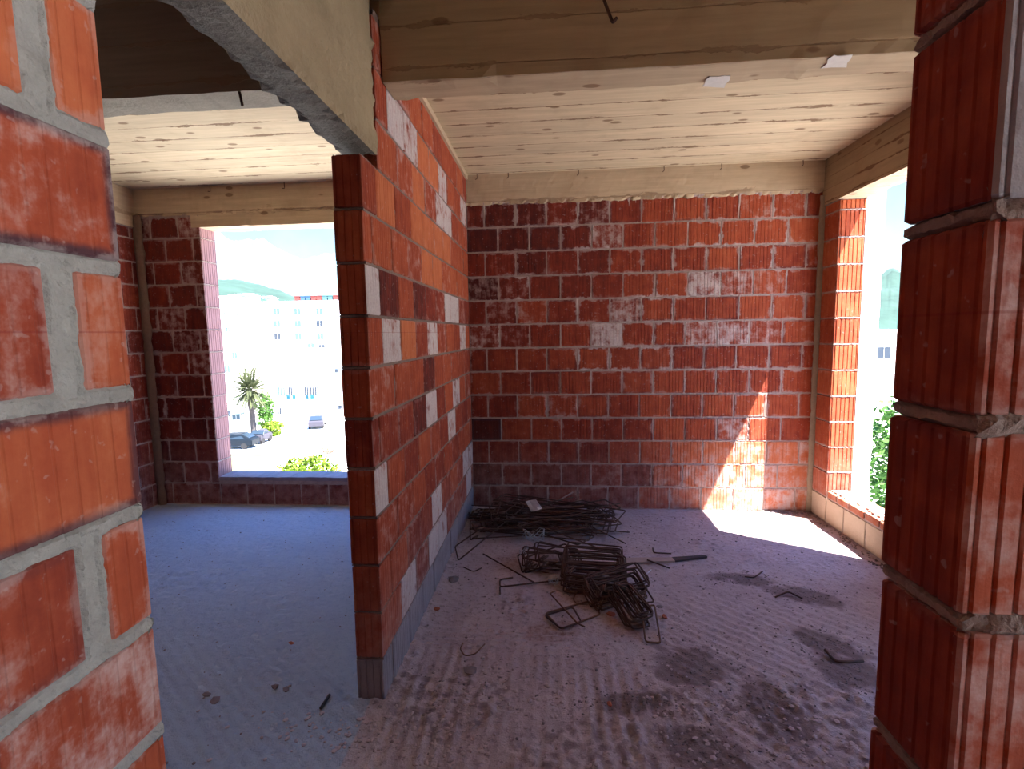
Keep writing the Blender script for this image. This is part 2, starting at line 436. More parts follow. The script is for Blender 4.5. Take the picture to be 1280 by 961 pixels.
for k in range(14):
    u = 0.0 if k < 11 else .188; i = 0; top = min((k+1)*PI, CEIL-.01)
    Ltot = YB-YP
    while u < Ltot-.001:
        L = firsts[k] if i == 0 else .25*w.rnd.uniform(.97, 1.03)
        e = min(u+L, Ltot)
        if Ltot-e < .05: e = Ltot
        y0, y1 = YP+u, YP+e
        hit = lambda ps: any(y0-.01 < p[0] < y1+.01 and k*PI < p[1] < (k+1)*PI for p in ps)
        t = .48+w.rnd.uniform(-.16, .16)+(.1 if k > 8 else 0)
        wh = w.rnd.choice([0, .12, .25, .38]); bn = 0
        if hit(pw): wh = w.rnd.uniform(.72, .95)
        elif hit(po): t = .93; wh = 0
        elif hit(pd): t = .12; wh = .1
        w.brick(u, e, k*PI, top, t, wh, w.rnd.uniform(.1, .5), bn, mat=2 if k == 0 else 0)
        u = e; i += 1
w.slab(.0, Ltot, 0, 2.2); w.slab(.19, Ltot, 2.2, CEIL)
w.joints(.004, Ltot, 0, 2.2); w.joints(.2, Ltot, 2.2, CEIL, drip=2.74)
w.joints(.004, Ltot, 0, 2.2, back=True)
w.endjoints(0.0, -1, [.2*k for k in range(1, 11)])
w.done()

# ---- near wall to the left of the doorway (fair face to the right)
w = Wall('wall_left', (XL, .768, 0), (0, -1, 0), (1, 0, 0), .12, M['mortar_light'], gdepth=.0012, gsp=.03, res=.005, hj=.024, vj=.02, bulge=.0035, ragged=.006)
# per course from the doorway: (split points, widths of mortar)   u grows away from the doorway
Lw = 3.2
for k in range(15):
    v0, v1 = k*PI+.037, min((k+1)*PI+.037, 2.9)
    if v0 > 2.9: break
    sp = {9: [0, .1, .38], 7: [0, .10, .36], 5: [0, .097, .35]}.get(k, [0, .26 if k % 2 == 0 else .1])
    while sp[-1] < Lw: sp.append(sp[-1]+.26)
    for i in range(len(sp)-1):
        a, b = sp[i], min(sp[i+1], Lw)
        if k in (9, 7, 5) and i == 0: b -= .008
        if k in (9, 7, 5) and i == 1: a += .016
        t = {9: .85, 8: .62, 7: .7, 6: .72, 5: .6, 4: .6}.get(k, .6)+w.rnd.uniform(-.08, .08)
        if k in (7, 5) and i == 1: t = .45
        w.brick(a, b, v0, v1, t, {8: .42, 4: .5, 5: .35, 7: .4, 6: .18, 9: .12}.get(k, .3), .35, {8: 1.0, 6: .9, 5: .3 if i else 0}.get(k, .1), jit=.8)
w.bricks.append((0, Lw, -.2, .037))
w.slab(0, Lw, 0, 2.9); w.joints(.002, .6, .4, 2.5)
w.endjoints(0.0, -1, [.2*k+.037 for k in range(1, 15)])
w.done()

# ---- wall stub to the right of the camera
w = Wall('wall_right_stub', (.398, .498, 0), (1, 0, 0), (0, -1, 0), .12, M['mortar_dark'], gdepth=.003, gsp=.021, gw=.0028, endgd=.0026, res=.007, hj=.018, vj=.014, bulge=.003, ragged=.008)
Lw = XR-.398
for k in range(15):
    v0, v1 = k*PI+.03, min((k+1)*PI+.03, 2.9)
    if v0 >= 2.9: break
    sp = [0, {8: .25, 7: .25, 6: .13, 5: .25}.get(k, .13 if k % 2 else .25)]
    while sp[-1] < Lw: sp.append(sp[-1]+.25)
    for i in range(len(sp)-1):
        a, b = sp[i], min(sp[i+1], Lw)
        w.brick(a, b, v0, v1, .58+w.rnd.uniform(-.1, .1), .5, .35, .1, mat=2 if (k == 8 and i == 0) else 0, end=(.36+w.rnd.uniform(-.06, .06), .1, .1, .2))
w.bricks.append((0, Lw, -.2, .03))
w.slab(0, Lw, 0, 2.9); w.joints(.002, .6, .4, 2.5)
w.endjoints(0.0, -1, [.2*k+.03 for k in range(1, 15)])
w.done()

# ---- right-hand outer wall with the window
WZ0, WZ1 = .275, 2.478
WY0, WY1 = 3.18, 4.0
TR = .185
w = Wall('wall_right', (XR, YB+.2, 0), (0, -1, 0), (-1, 0, 0), TR, M['mortar_back'], gdepth=.002, endgd=.006, gw=.0032, gsp=.033, bulge=.001, res=.014)
def uy(y): return YB+.2-y
for k in range(13):
    v0, v1 = k*PI, min((k+1)*PI, WZ1)
    m = 3 if k == 0 else 0
    def t(): return .72+w.rnd.uniform(-.12, .12)
    if k == 0:
        for a, b in ((uy(4.43), uy(4.0)), (uy(4.0), uy(3.76)), (uy(3.76), uy(3.5)), (uy(3.5), uy(3.24)), (uy(3.24), uy(2.98))): w.brick(a, b, v0, v1, .5, 0, .2, 0, mat=3, gd=0)
    else:
        w.brick(uy(4.43), uy(WY1), max(v0, .2), v1, t(), .15, .3, 0)
        w.brick(uy(WY0), uy(2.98), v0, v1, t(), .1, .3, 0)
    for j, (a, b) in enumerate(((2.98, 2.72), (2.72, 2.45))): w.brick(uy(a), uy(b), v0, v1, t(), .1, .3, 0)
for i, (a, b) in enumerate(((3.985, 3.86), (3.86, 3.70), (3.70, 3.52), (3.52, 3.36), (3.36, 3.19))):
    w.brick(uy(a), uy(b), .2, .262+w.rnd.uniform(-.006, .01), .85, .2, .6, 0, gd=.001)
w.slab(uy(4.43), uy(WY1), 0, WZ1); w.slab(uy(WY1), uy(WY0), 0, .25); w.slab(uy(WY0), uy(2.45), 0, WZ1)
w.joints(uy(4.23), uy(WY1)-.003, 0, WZ1); w.joints(uy(WY1), uy(WY0), 0, .255); w.joints(uy(WY0), uy(2.45), 0, WZ1)
w.endjoints(uy(WY1), 1, [.2*k for k in range(2, 13)])
w.done()
# broken cores along the sill
bm = bmesh.new()
for i in range(16):
    y = 3.97-i*.05; z = .262+random.uniform(-.004, .012)
    box(bm, (XR+.02+random.uniform(0, .03), y-.02, .24), (XR+.15, y+.012, z))
struct(build('trim_1', bm, M['mortar_back']))

# the rest of the outer wall (beside the camera's hall): two unseen openings added to let in more daylight
bm = bmesh.new()
box(bm, (XR, 2.25, 0), (XR+TR, 2.45, 2.48)); box(bm, (XR, .30, 0), (XR+TR, 1.5, 2.48)); box(bm, (XR, -3.2, 0), (XR+TR, -1.35, 2.48)); box(bm, (XL-.12, -3.4, 0), (XR+TR, -3.2, CEIL2)); box(bm, (XL-.12, -3.3, 0), (XL, -2.4, CEIL2))
struct(build('wall_right_front', bm, plain('rough_brick_plain', (.33, .08, .04), .9, .3, 5)))

# ---- left room walls on the back line
w = Wall('wall_back_left', (XW, YB, 0), (1, 0, 0), (0, -1, 0), .2, M['mortar_back'], gdepth=.0008, endgd=.003, gsp=.03, res=.014)
LX0, LX1, LZ0, LZ1 = -3.055, -1.15, .262, 2.485
def ux(x): return x-XW
for k in range(13):
    v0, v1 = k*PI, (k+1)*PI; top = min(v1, 2.585)
    a = 0.0; i = 0
    while a < ux(LX0)-.001:
        L = .257 if (i or k % 2) else .13
        b = min(a+L, ux(LX0))
        if ux(LX0)-b < .05: b = ux(LX0)
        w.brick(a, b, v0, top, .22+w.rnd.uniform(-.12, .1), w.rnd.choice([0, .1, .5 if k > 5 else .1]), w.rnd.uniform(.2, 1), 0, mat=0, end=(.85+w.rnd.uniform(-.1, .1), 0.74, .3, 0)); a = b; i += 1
    a = ux(LX1)
    if k < 12: w.brick(a, ux(-.82), v0, top, .3, .1, .4, 0)
    if k == 0:
        a = ux(LX0)
        while a < ux(LX1)-.01: b = min(a+.257, ux(LX1)); w.brick(a, b, v0, v1, .22, .1, .3, 0); a = b
w.slab(0, ux(LX0), 0, 2.6); w.slab(ux(LX0), ux(LX1), 0, .235); w.slab(ux(LX1), ux(-.82), 0, 2.5)
w.joints(0, ux(LX0)-.003, 0, 2.6, drip=2.46); w.joints(ux(LX0), ux(LX1), 0, .24); w.joints(ux(LX1), ux(-.82), 0, 2.48)
w.endjoints(ux(LX0), 1, [.2*k for k in range(2, 13)])
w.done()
struct(rough_box('trim_2', (LX0, YB-.004, .225), (LX1, YB+.2, .264), M['cement'], .05, .003, 3))
w = Wall('wall_left_room', (XW, -.6, 0), (0, 1, 0), (1, 0, 0), .2, M['mortar_back'], res=.016)
Lw = YB+.6
for k in range(13):
    a = 0; i = 0
    while a < Lw-.001:
        L = .257 if (i or k % 2) else .13
        b = min(a+L, Lw)
        w.brick(a, b, k*PI, min((k+1)*PI, 2.5), .25+w.rnd.uniform(-.15, .15), w.rnd.choice([0, .1, .3]), w.rnd.uniform(.1, .7)); a = b; i += 1
w.slab(0, Lw, 0, 2.5); w.joints(2.5, Lw, 0, 2.5)
w.done()
bm = bmesh.new(); box(bm, (XW-.2, -.8, 0), (XL-.12, -.6, CEIL2))
struct(build('wall_left_room_front', bm, plain('rough_brick_dark', (.25, .06, .035), .9, .3, 5)))

# mortar fillets in the two inner corners
def corner_strip(name, x, y, z0, z1, wdt, mat, seed, bow=0.0):
    bm = bmesh.new(); n = 90; prev = None
    for i in range(n+1):
        z = z0+(z1-z0)*i/n; r = wdt*(1+.35*noise.noise(V((seed, z*9, 0)))+.2*noise.noise(V((seed, z*31, 2))))
        xx = x+bow*math.sin(i/n*math.pi)+.006*noise.noise(V((seed+4, z*4, 1)))
        ring = [bm.verts.new((xx+r*math.cos(t), y+r*.5*math.sin(t), z)) for t in [k*math.pi/4 for k in range(8)]]
        if prev:
            for k in range(8): bm.faces.new((prev[k], prev[(k+1) % 8], ring[(k+1) % 8], ring[k]))
        prev = ring
    return struct(build(name, bm, mat, smooth=True))
corner_strip('trim_3', XR-.008, YB-.008, 0, 2.56, .03, mortar_material('corner_mortar', (.22, .17, .12), (.42, .34, .25)), 2)
corner_strip('trim_4', XW+.03, YB-.02, 0, 2.6, .045, mortar_material('corner_mortar_dark', (.16, .10, .075), (.30, .22, .16)), 5, .0)

# ------------------------------------------------------------------ concrete frame
def struct_box(*a, **k): return struct(rough_box(*a, **k))
BY0, BY1, BZ = 2.144, 2.31, 2.57
undermat = lambda n: 1 if n.z < -.6 else 0
struct_box('trim_5', (XP+.002, BY0, BZ), (XR+.1, BY1, 3.05), [M['beam_side'], M['beam_under']], .06, .003, 1, matfn=undermat)
struct_box('trim_6', (XW, BY0, BZ), (XP-TP-.004, BY1, 3.05), [M['beam_shaded'], M['soffit_grey']], .06, .003, 2, matfn=undermat)
struct_box('trim_7', (XP-.02, YB-.012, 2.578), (XR+.2, YB+.2, CEIL+.05), [M['beam_back'], M['beam_under']], .03, .003, 4, edge=.016, freq=24, matfn=undermat)
struct_box('trim_8', (XW-.2, YB-.012, 2.588), (XP-TP, YB+.2, CEIL+.05), [M['beam_back'], M['beam_under']], .03, .003, 5, edge=.016, freq=24, matfn=undermat)
struct_box('trim_9', (LX0-.08, YB-.006, LZ1), (XP-TP, YB+.2, 2.6), [M['beam_back'], M['beam_under']], .05, .004, 6, matfn=undermat)
struct_box('trim_10', (XR-.012, 2.3, 2.478), (XR+TR+.01, YB+.1, CEIL+.05), [M['beam_right'], M['beam_under']], .05, .004, 7, matfn=undermat)
struct_box('trim_11', (XW-.2, 2.3, 2.5), (XW+.01, YB, CEIL+.05), [M['beam_back'], M['beam_under']], .06, .004, 8, matfn=undermat)
# door lintel between near wall and partition
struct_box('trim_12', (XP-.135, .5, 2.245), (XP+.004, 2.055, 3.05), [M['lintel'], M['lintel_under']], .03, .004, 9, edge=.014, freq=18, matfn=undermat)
struct_box('trim_13', (XR-.012, -3.2, 2.478), (XR+TR, 2.3, 3.05), [M['beam_right']], .12, .004, 10)
# thin rendered edge where partition meets the ceiling
bm = bmesh.new(); box(bm, (XP-.02, 2.31, CEIL-.035), (XP+.018, YB, CEIL+.02)); struct(build('trim_14', bm, M['beam_back']))
# slabs
bm = bmesh.new(); box(bm, (XW-.2, 2.25, CEIL), (XR+.2, YB+.25, CEIL+.2)); struct(build('ceiling', bm, M['ceiling']))
bm = bmesh.new(); box(bm, (XW-.2, -3.4, CEIL2), (XR+.2, 2.25, CEIL2+.2)); struct(build('ceiling_front', bm, M['ceiling']))
# unseen slabs added outside: upper one blocks direct sun, lower one bounces it
bm = bmesh.new(); box(bm, (XR+.1, -3.6, 2.62), (3.6, 2.33, 2.8)); struct(build('added_sunshade_slab', bm, M['added_slab']))
bm = bmesh.new(); box(bm, (XR+TR, -3.6, -.25), (4.6, 2.6, -.04)); struct(build('added_bounce_slab', bm, M['added_slab']))
# white rendered pier outside the far jamb
pr = rough_box('trim_15', (XR+TR-.002, 4.0, -.6), (XR+TR+.135, 4.45, 3.05), [M['render']], .08, .003, 11); struct(pr)

# ------------------------------------------------------------------ floor
def ell(x, y, cx, cy, rx, ry, rot=0):
    c, s = math.cos(rot), math.sin(rot); dx, dy = x-cx, y-cy
    q = ((dx*c+dy*s)/rx)**2+((-dx*s+dy*c)/ry)**2
    return q
def sst(a, b, x):
    t = max(0, min(1, (x-a)/(b-a))); return t*t*(3-2*t)
DARK = [(.62, 2.2, .20, .16, -.5), (.88, 1.95, .11, .22, .2), (1.33, 2.40, .17, .10, -.5), (1.30, 2.18, .13, .12, 0), (1.42, 2.85, .22, .09, -.5), (1.15, 3.02, .2, .08, -.2),
        (.55, 1.72, .16, .12, 0), (.35, 1.95, .2, .06, .2), (.35, 4.1, .2, .06, 0), (1.3, 3.9, .0001, .0001, 0)]
RUST = [(.36, 2.5, .11, .15, 0), (-.02, 2.42, .16, .1, .3), (-.1, 3.2, .3, .2, 0), (.15, 2.85, .2, .2, 0), (.65, 3.22, .14, .04, 0), (2.0, 4.05, .22, .2, .6)]
def rdg(t):
    t = abs((t % 1)*2-1); return 1-2*t**.7
def floor_h(x, y):
    z = .006*noise.noise(V((x*1.7, y*1.7, 0)))+.0035*noise.noise(V((x*9, y*9, 3)))+.0035*noise.noise(V((x*30, y*30, 5)))+.002*noise.noise(V((x*60, y*60, 6)))
    if x > XP:
        g1 = sst(2.35, 2.2, y+.05*noise.noise(V((x*3, y*3, 9))))*sst(.55, .3, x)
        z += g1*(.0022+.0036*sst(-.3, .4, noise.noise(V((x*2.5, y*2.5, 41)))))*rdg((x+.02*noise.noise(V((x*2, y*2, 4))))/.058)
        g2 = sst(2.2, 2.28, y)*sst(2.5, 2.4, y)*sst(.2, .0, x)
        z += g2*.004*rdg(y/.05)
        g3 = sst(.4, .6, x)*sst(3.0, 2.5, y)
        z += g3*.0036*rdg((x*.75+y*.75+.02*noise.noise(V((x*2, y*2, 8))))/.06)
        # scraped mortar crust near the camera
        c = sst(.0, .35, noise.noise(V((x*2.3, y*2.3, 21)))+(.35 if y < 2.05 else -.35)-(0 if x > -.5 else .15))
        z += c*(.016*max(0, noise.noise(V((x*14, y*14, 2)))+.15)+.009*noise.noise(V((x*45, y*45, 7))))
    else:
        c = sst(.1, .4, noise.noise(V((x*1.6, y*1.6, 33)))); z += c*.006*noise.noise(V((x*16, y*16, 1)))
        g = sst(2.4, 2.0, y); z += g*.0018*math.sin((x*.6+y*.8)*2*math.pi/.045)
    # mortar squeezed out around the foot of the partition
    d = max(0, abs(x-(XP-TP/2))-TP/2); dy = max(0, YP-y); dd = math.hypot(d, dy)
    if dd < .16: z += (1-dd/.16)**2*.02*(1+.9*noise.noise(V((x*25, y*25, 11))))
    return z
bm = bmesh.new(); sl = bm.verts.layers.float_color.new('stain_tint'); R_ = .0095
x0, x1, y0, y1 = XW, XR, .3, YB
nx, ny = int((x1-x0)/R_), int((y1-y0)/R_); G = []
for j in range(ny+1):
    y = y0+(y1-y0)*j/ny; row = []
    for i in range(nx+1):
        x = x0+(x1-x0)*i/nx
        v = bm.verts.new((x, y, floor_h(x, y)))
        wob = .5*noise.noise(V((x*6, y*6, 13)))+.35*noise.noise(V((x*19, y*19, 17)))
        dk = max((1-sst(.45, 1.35, ell(x, y, *e)+wob*1.5) for e in DARK), default=0) if x > -1.2 else 0
        ru = max(1-sst(.3, 1.3, ell(x, y, *e)+wob*.6) for e in RUST) if x > -.75 else 0
        cr_ = sst(.0, .35, noise.noise(V((x*2.3, y*2.3, 21)))+(.35 if y < 2.05 else -.35)-(0 if x > -.5 else .15))*sst(-.1, .3, noise.noise(V((x*22, y*22, 5)))) if x > XP else 0
        v[sl] = (max(dk, cr_*.65), ru*.55, 1.0 if x < XP-TP/2 else 0, 1); row.append(v)  # dark patches, rust, and the left room mask for the painted skylight
    G.append(row)
for j in range(ny):
    for i in range(nx): bm.faces.new((G[j][i], G[j][i+1], G[j+1][i+1], G[j+1][i]))
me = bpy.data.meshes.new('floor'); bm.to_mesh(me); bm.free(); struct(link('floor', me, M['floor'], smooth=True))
bm = bmesh.new(); box(bm, (XW-.2, -3.4, -.3), (XR+.19, YB+.2, -.045)); box(bm, (XW-.2, -3.4, -.05), (XR+.19, .3, .0)); struct(build('floor_slab', bm, M['floor']))

# crumbs of mortar and brick: far too many to count
bm = bmesh.new(); rr = random.Random(3)
def pebble(bm, c, r, rng, sq=.6):
    vs = bmesh.ops.create_icosphere(bm, subdivisions=1, radius=r)['verts']
    s = V((rng.uniform(.7, 1.4), rng.uniform(.7, 1.4), sq*rng.uniform(.6, 1.2))); a = rng.uniform(0, 6.3)
    for v in vs:
        p = v.co*(1+.35*noise.noise(v.co/r*1.3+V(c)*9)); p = V((p.x*s.x, p.y*s.y, p.z*s.z))
        v.co = Matrix.Rotation(a, 3, 'Z') @ p+V(c)
n = 0
while n < 1700:
    if rr.random() < .55:
        e = rr.choice(DARK[:8]); x = e[0]+rr.gauss(0, .6)*e[2]; y = e[1]+rr.gauss(0, .6)*e[3]; r = rr.uniform(.002, .006)
    elif rr.random() < .6: x, y = rr.uniform(XP+.02, 2.0), rr.uniform(1.6, 4.1); r = rr.uniform(.002, .007)
    else: x, y = rr.uniform(-3.3, -.85), rr.uniform(1.5, 4.1); r = rr.uniform(.002, .006)
    if XP-TP-.01 < x < XP+.01 and y > YP-.02: continue
    pebble(bm, (x, y, floor_h(x, y)+r*.3), r, rr); n += 1
for i in range(220):     # trail along the foot of the right and back wall
    if i % 2: x, y = XR-.01-abs(rr.gauss(0, .05)), rr.uniform(3.2, 4.2)
    else: x, y = rr.uniform(1.6, 2.12), YB-.01-abs(rr.gauss(0, .04))
    r = rr.uniform(.003, .010); pebble(bm, (x, y, floor_h(x, y)+r*.3), r, rr)
bm2 = bmesh.new(); n = 0
while n < 750:
    x, y = (rr.uniform(-.6, 1.1), rr.uniform(1.55, 2.2)) if rr.random() < .8 else (rr.gauss(-.72, .22), rr.gauss(1.75, .08))
    if noise.noise(V((x*2.6, y*2.6, 21)))+.4*rr.random() < .05 or (XP-TP-.01 < x < XP+.01 and y > YP-.02): continue
    r = rr.uniform(.003, .011); pebble(bm2, (x, y, floor_h(x, y)+r*.2), r, rr, .45); n += 1
tag(build('mortar_crumbs', bm2, plain('pale_mortar_crumbs', (.42, .34, .33), .95, .35, 25)), 'pale crust of broken mortar lumps on the foreground floor', 'rubble', kind='stuff')
tag(build('rubble_crumbs', bm, M['stone']), 'loose crumbs of mortar and brick scattered over the dusty floor', 'rubble', kind='stuff')

# single bigger pieces
def chunk(px, py, r, mat, name, label, cat='rubble', sq=.6, seed=0):
    p = fl(px, py); rng = random.Random(seed+int(px)); bm = bmesh.new(); pebble(bm, (0, 0, 0), r, rng, sq)
    bmesh.ops.subdivide_edges(bm, edges=bm.edges[:], cuts=1, use_grid_fill=True)
    for v in bm.verts: v.co *= 1+.12*noise.noise(v.co/r*2.5)
    lo = min(v.co.z for v in bm.verts)
    o = build(name, bm, mat); o.location = (p.x, p.y, floor_h(p.x, p.y)-lo-.003); return tag(o, label, cat)
chunk(762, 879, .013, M['clay'], 'brick_chip', 'small orange brick chip on the ridged floor in the foreground')
chunk(567, 728, .035, M['stone'], 'mortar_lump', 'brownish mortar lump on the floor close to the foot of the partition', sq=.5)
chunk(546, 764, .022, M['clay'], 'brick_shard', 'flat brick shard lying along the foot of the partition wall', sq=.3)
chunk(258, 868, .020, M['stone'], 'stone', 'darker of the two stones side by side on the left room floor', sq=.35)
chunk(268, 875, .022, M['stone'], 'stone', 'front one of the two stones side by side on the left room floor', sq=.35)
chunk(344, 860, .018, M['stone'], 'stone', 'dark stone on left room floor, left of the pair nearest the partition end', sq=.35)
chunk(358, 861, .018, M['stone'], 'stone', 'dark stone on left room floor, right of the pair nearest the partition end', sq=.35)
chunk(364, 804, .014, M['clay'], 'brick_chip', 'thin red brick chip alone in the middle of the left room floor', sq=.3)
chunk(764, 768, .02, M['clay'], 'brick_chip', 'small red brick chip beside the lower end of the stirrup bundle', sq=.4)
chunk(824, 758, .018, M['stone'], 'mortar_lump', 'small dark mortar lump right of the long narrow loop', sq=.5)
chunk(831, 772, .018, M['clay'], 'brick_chip', 'reddish fragment on the floor to the right of the narrow loop end', sq=.4)
chunk(588, 838, .028, M['stone'], 'mortar_lump', 'flat mortar lump in front of the curved wire near the partition', sq=.3)
# wood splinter by the partition end
def bar(name, pts, r, mat, label, cat, group=None, parent=None, n=6, corner=.02):
    bm = bmesh.new(); tube(bm, fillet(pts, corner), r, n); o = build(name, bm, mat, parent, True)
    return tag(o, label, cat, group) if label else o
def onfloor(pix, lift=.006): 
    out = []
    for q in pix:
        p = fl(q[0], q[1], .006); z = floor_h(p.x, p.y)+lift+(q[2] if len(q) > 2 else 0); out.append((p.x, p.y, z))
    return out
bar('wood_splinter', onfloor([(401, 887), (412, 870)], .008), .007, M['timber_dark'], 'dark wood splinter on the floor left of the partition foot', 'splinter', n=4)

# ------------------------------------------------------------------ reinforcing steel
RB = .0048
STIR = 'stirrups'
def stirrup_mesh(L, Wd, r=RB, hook=.06, seed=0):
    """closed bent loop, its two ends hooked over one corner"""
    rng = random.Random(seed); h = lambda: rng.uniform(-.006, .006)
    pts = [(-L/2+hook, -Wd/2+.045, r*2.2), (-L/2+.004, -Wd/2, r*2.2+.001), (L/2, -Wd/2+h(), h()*.3), (L/2+h(), Wd/2, 0), (-L/2, Wd/2+h(), h()*.3), (-L/2, -Wd/2, 0), (-L/2+hook*.9, -Wd/2+.05+h(), 0)]
    bm = bmesh.new(); tube(bm, fillet(pts, .022), r, 6)
    me = bpy.data.meshes.new('rebar_stirrup'); bmesh.ops.recalc_face_normals(bm, faces=bm.faces); bm.to_mesh(me); bm.free()
    me.polygons.foreach_set('use_smooth', [True]*len(me.polygons)); return me
def place(me, mat, loc, rot, label, group=None, name='rebar_stirrup'):
    o = bpy.data.objects.new(name, me); COL.objects.link(o)
    if not me.materials: me.materials.append(mat)
    o.location = loc; o.rotation_euler = rot
    return tag(o, label, 'rebar', group)
rg = random.Random(11)
longs = [stirrup_mesh(rg.uniform(.72, .95), rg.uniform(.18, .26), seed=i) for i in range(6)]
for m in longs: m.materials.append(M['rust'])
LAB1 = 'long narrow rusty stirrup in the tangled heap against the back wall'
for i in range(46):
    z = .022+i*.0024+(.012 if i > 38 else 0)
    cx = -.16+rg.uniform(-.17, .2)+(.1 if i > 20 else 0); cy = 3.80+rg.uniform(-.17, .17)
    place(longs[i % 6], M['rust'], (cx, cy, z), (rg.uniform(-.10, .10), rg.uniform(-.06, .06), rg.uniform(-.25, .25) if i < 24 else rg.uniform(-.7, .7)*(1 if i % 3 else .5)), LAB1, 'long stirrups in the heap by the back wall')
# straight bars over the heap
for i in range(9):
    a = rg.uniform(-.8, .8); cx, cy, zz = rg.uniform(-.35, .2), rg.uniform(3.62, 3.95), rg.uniform(.10, .16); L = rg.uniform(.3, .5)
    bar('rebar_rod', [(cx-L*math.cos(a), cy-L*.35*math.sin(a), zz-.05), (cx+L*math.cos(a), cy+L*.35*math.sin(a), zz+.05)], .0045, M['rust' if i % 3 else 'rust_light'], 'loose straight rod lying among the loops of the back wall heap', 'rebar', 'loose rods in the heap')
def hb(p, q, label, mat='rust', name='rebar_rod', r=.0045, group=None): return bar(name, [p, q], r, M[mat], label, 'rebar', group)
hb(at(693, 636, 1, 4.02), fl(782, 679, .012), 'straight rusty bar slanting from the paper scrap down over the heap')
hb(fl(655, 650, .20), fl(773, 694, .012), 'rusty bar reaching from the heap to the floor above the tied bundle')
hb(fl(742, 662, .02), fl(787, 665, .014), 'short straight bar poking out to the right of the heap')
hb(at(716, 615, 1, 4.19), at(672, 641, 1, 3.95), 'thin brown bar leaning up against the back wall from the heap', 'rust_pale', r=.006)
hb(at(640, 625, 1, 4.1)-V((0, 0, .05)), fl(700, 660, .17), 'bar lying across the heap behind the paper scrap')
# long loop sticking out to the front left
def loop(pix, label, z=.008, r=RB, mat='rust', closed=True, group=None, name='rebar_stirrup', cr=.02):
    pts = onfloor(pix, z); bm = bmesh.new(); tube(bm, fillet(pts, cr, 3, closed), r, 6, closed=closed)
    o = build(name, bm, M[mat], None, True); return tag(o, label, 'rebar', group)
loop([(569, 690, .03), (573, 702, .0), (655, 658, .16), (650, 652, .17)], 'long narrow loop slanting from the heap towards the partition foot')
loop([(579, 709), (592, 715), (602, 710)], 'small bent wire on the floor left of the heap near the partition', closed=False, r=.0035, name='bent_wire')
hb(fl(604, 692, .03), fl(668, 728, .012), 'straight bar running down from the heap towards the hooked bar')
bar('hooked_rebar', onfloor([(641, 722), (625, 724), (625, 733), (690, 728, .012), (740, 726, .02)], .007), .0048, M['rust'], 'hooked bar with a square bent end pointing left in front of the heap', 'rebar')
hb(V(onfloor([(625, 733)], .006)[0]), V(onfloor([(625, 742)], .006)[0]), 'short stub of bar at the end of the hooked bar')
# small bundle behind
mids = [stirrup_mesh(rg.uniform(.24, .30), rg.uniform(.11, .14), seed=20+i) for i in range(4)]
for m in mids: m.materials.append(M['rust'])
c = fl(688, 702, .04)
for i in range(10):
    place(mids[i % 4], M['rust'], (c.x+rg.uniform(-.03, .03)+i*.012-.05, c.y+rg.uniform(-.05, .05), .03+i*.006), (rg.uniform(.2, .9), rg.uniform(-.3, .3), rg.uniform(-.5, .5)+.3),
          'rusty stirrup in the small loose bundle between heap and tied bundle', 'stirrups in the small loose bundle')
# main tied bundle
tied = [stirrup_mesh(rg.uniform(.33, .37), rg.uniform(.15, .18), seed=40+i, hook=.05) for i in range(5)]
for m in tied: m.materials.append(M['rust'])
c = fl(742, 716, .05)
for i in range(24):
    place(tied[i % 5], M['rust'], (c.x+rg.uniform(-.02, .02), c.y-.10+i*.0085+rg.uniform(-.012, .012), .045+i*.0032), (.42+rg.uniform(-.1, .1), rg.uniform(-.04, .04), -.12+rg.uniform(-.06, .06)),
          'dark stirrup packed in the tied bundle at the centre of the floor', 'stirrups in the tied bundle')
def tie(px, py, z, rad, label, rot):
    p = fl(px, py, z); bm = bmesh.new(); rng = random.Random(int(px))
    for k in range(3):
        pts = [V((math.cos(a)*rad*rng.uniform(.8, 1.1), math.sin(a)*rad*.5*rng.uniform(.8, 1.1), rad*.5*math.sin(a*2+k)+rng.uniform(-.006, .006))) for a in [i*.5+k for i in range(14)]]
        tube(bm, pts, .0018, 5)
    o = build('tie_wire', bm, M['wire'], None, True); o.location = p; o.rotation_euler = (0, 0, rot); return tag(o, label, 'wire')
tie(772, 707, .07, .035, 'twisted grey tie wire at the right end of the tied bundle', .3)
tie(692, 725, .03, .04, 'loop of grey tie wire beside the hooked bar', .8)
tie(668, 668, .22, .07, 'pale tangled tie wire on top of the heap', .2)
tie(655, 688, .10, .05, 'grey tie wire coil at the front edge of the heap', 1.2)
# second bundle in front
sec = [stirrup_mesh(rg.uniform(.31, .36), rg.uniform(.13, .16), seed=60+i, hook=.05) for i in range(4)]
for m in sec: m.materials.append(M['rust'])
c = fl(766, 735, .04)
for i in range(11):
    place(sec[i % 4], M['rust'], (c.x+rg.uniform(-.02, .02)+i*.003, c.y-.05+i*.009, .04+i*.0045), (.4+rg.uniform(-.15, .15), rg.uniform(-.12, .12), .42+rg.uniform(-.14, .14)),
          'stirrup in the slanting bundle just in front of the tied bundle', 'stirrups in the slanting bundle')
